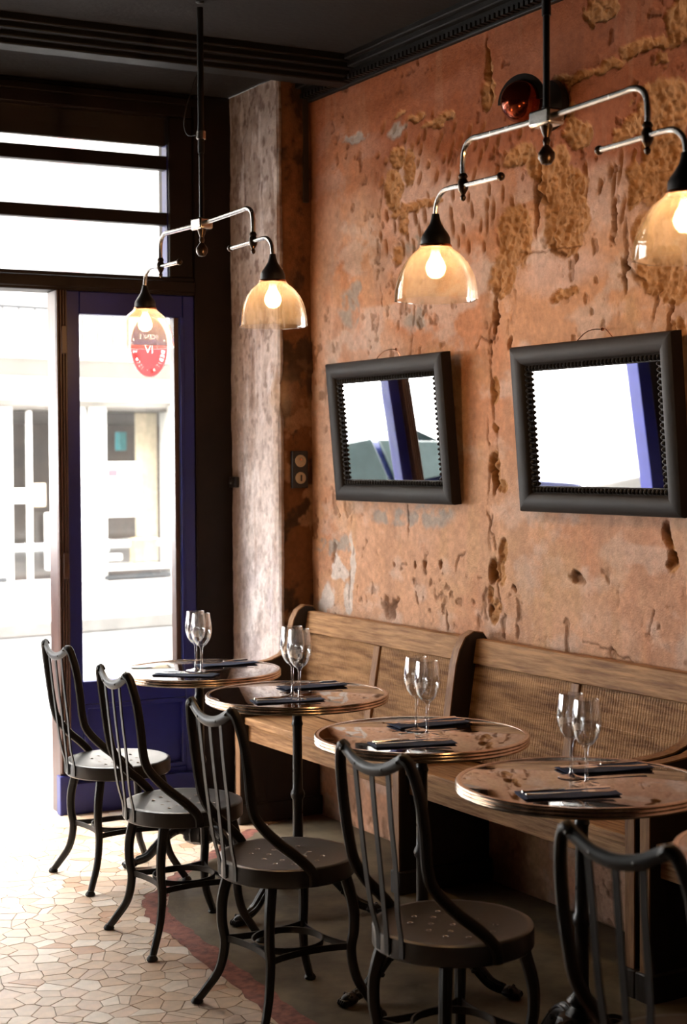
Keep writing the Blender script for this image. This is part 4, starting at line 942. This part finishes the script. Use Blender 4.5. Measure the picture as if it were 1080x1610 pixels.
def glyphs(text, size):
    cu = bpy.data.curves.new('t', 'FONT'); cu.body = text; cu.size = size; cu.align_x = 'CENTER'; cu.align_y = 'CENTER'; cu.resolution_u = 2; cu.extrude = .004
    o = bpy.data.objects.new('t', cu); COL.objects.link(o); bpy.context.view_layer.update()
    me = o.evaluated_get(bpy.context.evaluated_depsgraph_get()).to_mesh(); v = [tuple(x.co) for x in me.vertices]; f = [tuple(x.vertices) for x in me.polygons]
    bpy.data.objects.remove(o); return v, f
def word(mb, text, size, x, z, rot=0., wide=1.):              # mirrored as seen from inside
    v, f = glyphs(text, size); c, s = math.cos(rot), math.sin(rot)
    mb.add([(-((a*wide)*c-b*s)+x, d_, (a*wide)*s+b*c+z) for a, b, d_ in v], f)
q = MB(); word(q, 'LICENCE', rz*.22, 0, rz*.32, wide=.8); word(q, 'IV', rz*.36, 0, -rz*.10)
tx = 'DEBIT DE BOISSONS'; n = len(tx)
for i, chh in enumerate(tx):
    if chh == ' ': continue
    a = math.radians(192 + (348-192)*i/(n-1)); am = math.pi - a        # along the lower rim, mirrored
    x, z = rx*.80*math.cos(am), rz*.82*math.sin(am)
    nx, nz = math.cos(am)/rx, math.sin(am)/rz; th = math.atan2(-nx, -nz)
    v, f = glyphs(chh, rz*.20); c, s = math.cos(th), math.sin(th)
    q.add([(-(A*c) + B*s + x, C_, A*s + B*c + z) for A, B, C_ in v], f)
for s in (-1, 1): q.ball((s*rx*.84, 0, rz*.22), .0045, 8)
cut = q.build('lettering_cut', S_WHITE, st, smooth=False)
for nm, a0, a1, m_ in (('blue_half', math.asin(.06), math.pi-math.asin(.06), S_NAVY), ('red_half', math.pi-math.asin(.06), 2*math.pi+math.asin(.06), S_RED)):
    hf = MB().prism(oval(a0, a1), -.0004, .0008, 'xz').build(nm, m_, st, smooth=False)
    bo = hf.modifiers.new('letters', 'BOOLEAN'); bo.operation = 'DIFFERENCE'; bo.object = cut; bo.solver = 'EXACT'
    bpy.context.view_layer.update()
    me = bpy.data.meshes.new_from_object(hf.evaluated_get(bpy.context.evaluated_depsgraph_get()))
    hf.modifiers.clear(); hf.data = me
bpy.data.objects.remove(cut)

# ---- dark blue car at the kerb, seen in the mirrors
def make_car():
    t = thing('parked_car', 'dark blue hatchback car standing in the street', 'car', (.55, 10.3, -.15))
    M_CAR = mat('dark_blue_car_paint', (.018, .025, .10), .2, .3, var=.1, coat=1.)
    M_TYRE = mat('tyre_rubber', (.015, .015, .015), .8); M_CGL = mat('tinted_car_glass', (.03, .045, .045), .08, var=.1); M_LITE = mat('headlamp_plastic', (.75, .75, .75), .15)
    # stations along x: (x, half width, sill z, belt z, roof z, roof half width)
    st = [(-1.95, .62, .38, .62, .66, .50), (-1.85, .78, .26, .78, .82, .62), (-1.3, .84, .24, .90, .95, .66), (-.95, .86, .24, .94, 1.02, .66), (-.35, .86, .24, .95, 1.40, .58), (.35, .86, .24, .96, 1.47, .58), (1.1, .86, .24, .98, 1.43, .57), (1.65, .84, .26, .98, 1.15, .60), (1.95, .76, .32, .90, .98, .58), (2.02, .66, .40, .70, .74, .52)]
    vs = []; fs = []
    for x, hw, sz, bz, rz_, rw in st:
        vs += [(x, -hw*.92, sz), (x, -hw, (sz+bz)*.5), (x, -hw*.97, bz), (x, -rw, rz_-.03), (x, -rw*.6, rz_), (x, rw*.6, rz_), (x, rw, rz_-.03), (x, hw*.97, bz), (x, hw, (sz+bz)*.5), (x, hw*.92, sz)]
    k = 10
    for i in range(len(st)-1):
        for c in range(k): d = (c+1) % k; fs.append((i*k+c, i*k+d, (i+1)*k+d, (i+1)*k+c))
    fs += [tuple(range(k)), tuple((len(st)-1)*k+c for c in range(k))]
    b = MB().add(vs, fs).build('body', M_CAR, t); s = b.modifiers.new('sub', 'SUBSURF'); s.levels = 1; s.render_levels = 2
    for x0, x1, zt0, zt1 in ((-.62, -.02, 1.22, 1.34), (.04, .66, 1.36, 1.36), (.72, 1.35, 1.34, 1.20)):
        for sg in (-1, 1):
            q = MB().add([(x0, sg*.845, 1.0), (x1, sg*.845, 1.0), (x1, sg*.665, zt1), (x0, sg*.665, zt0), (x0, sg*.80, 1.0), (x1, sg*.80, 1.0), (x1, sg*.63, zt1), (x0, sg*.63, zt0)], [(0, 1, 2, 3), (7, 6, 5, 4), (0, 4, 5, 1), (1, 5, 6, 2), (2, 6, 7, 3), (3, 7, 4, 0)]); q.build('side_window', M_CGL, t, bevel=.01)
    MB().add([(-.93, -.58, 1.03), (-.93, .58, 1.03), (-.42, .50, 1.36), (-.42, -.50, 1.36), (-.88, -.58, 1.0), (-.88, .58, 1.0), (-.37, .50, 1.33), (-.37, -.50, 1.33)], [(0, 1, 2, 3), (7, 6, 5, 4), (0, 4, 5, 1), (1, 5, 6, 2), (2, 6, 7, 3), (3, 7, 4, 0)]).build('windscreen', M_CGL, t)
    for x in (-1.28, 1.28):
        for sg in (-1, 1):
            wl = MB().lathe([(.14, -.09), (.27, -.09), (.30, -.06), (.30, .06), (.27, .09), (.14, .09)], 28, TR(x, sg*.78, .30) @ RX).build('wheel', M_TYRE, t)
            MB().lathe([(0, -.07), (.19, -.07), (.20, .0), (.19, .07), (0, .07)], 20, TR(x, sg*.79, .30) @ RX).build('hub_cap', M_STEEL, wl)
    for sg in (-1, 1): MB().ball((-1.80, sg*.58, .66), .13, 14, sz=(.7, 1.2, .7)).build('headlamp', M_LITE, t)
    for sg in (-1, 1): MB().ball((-.70, sg*.93, 1.0), .09, 12, sz=(.7, 1.1, .8)).build('door_mirror', M_CAR, t)
make_car()
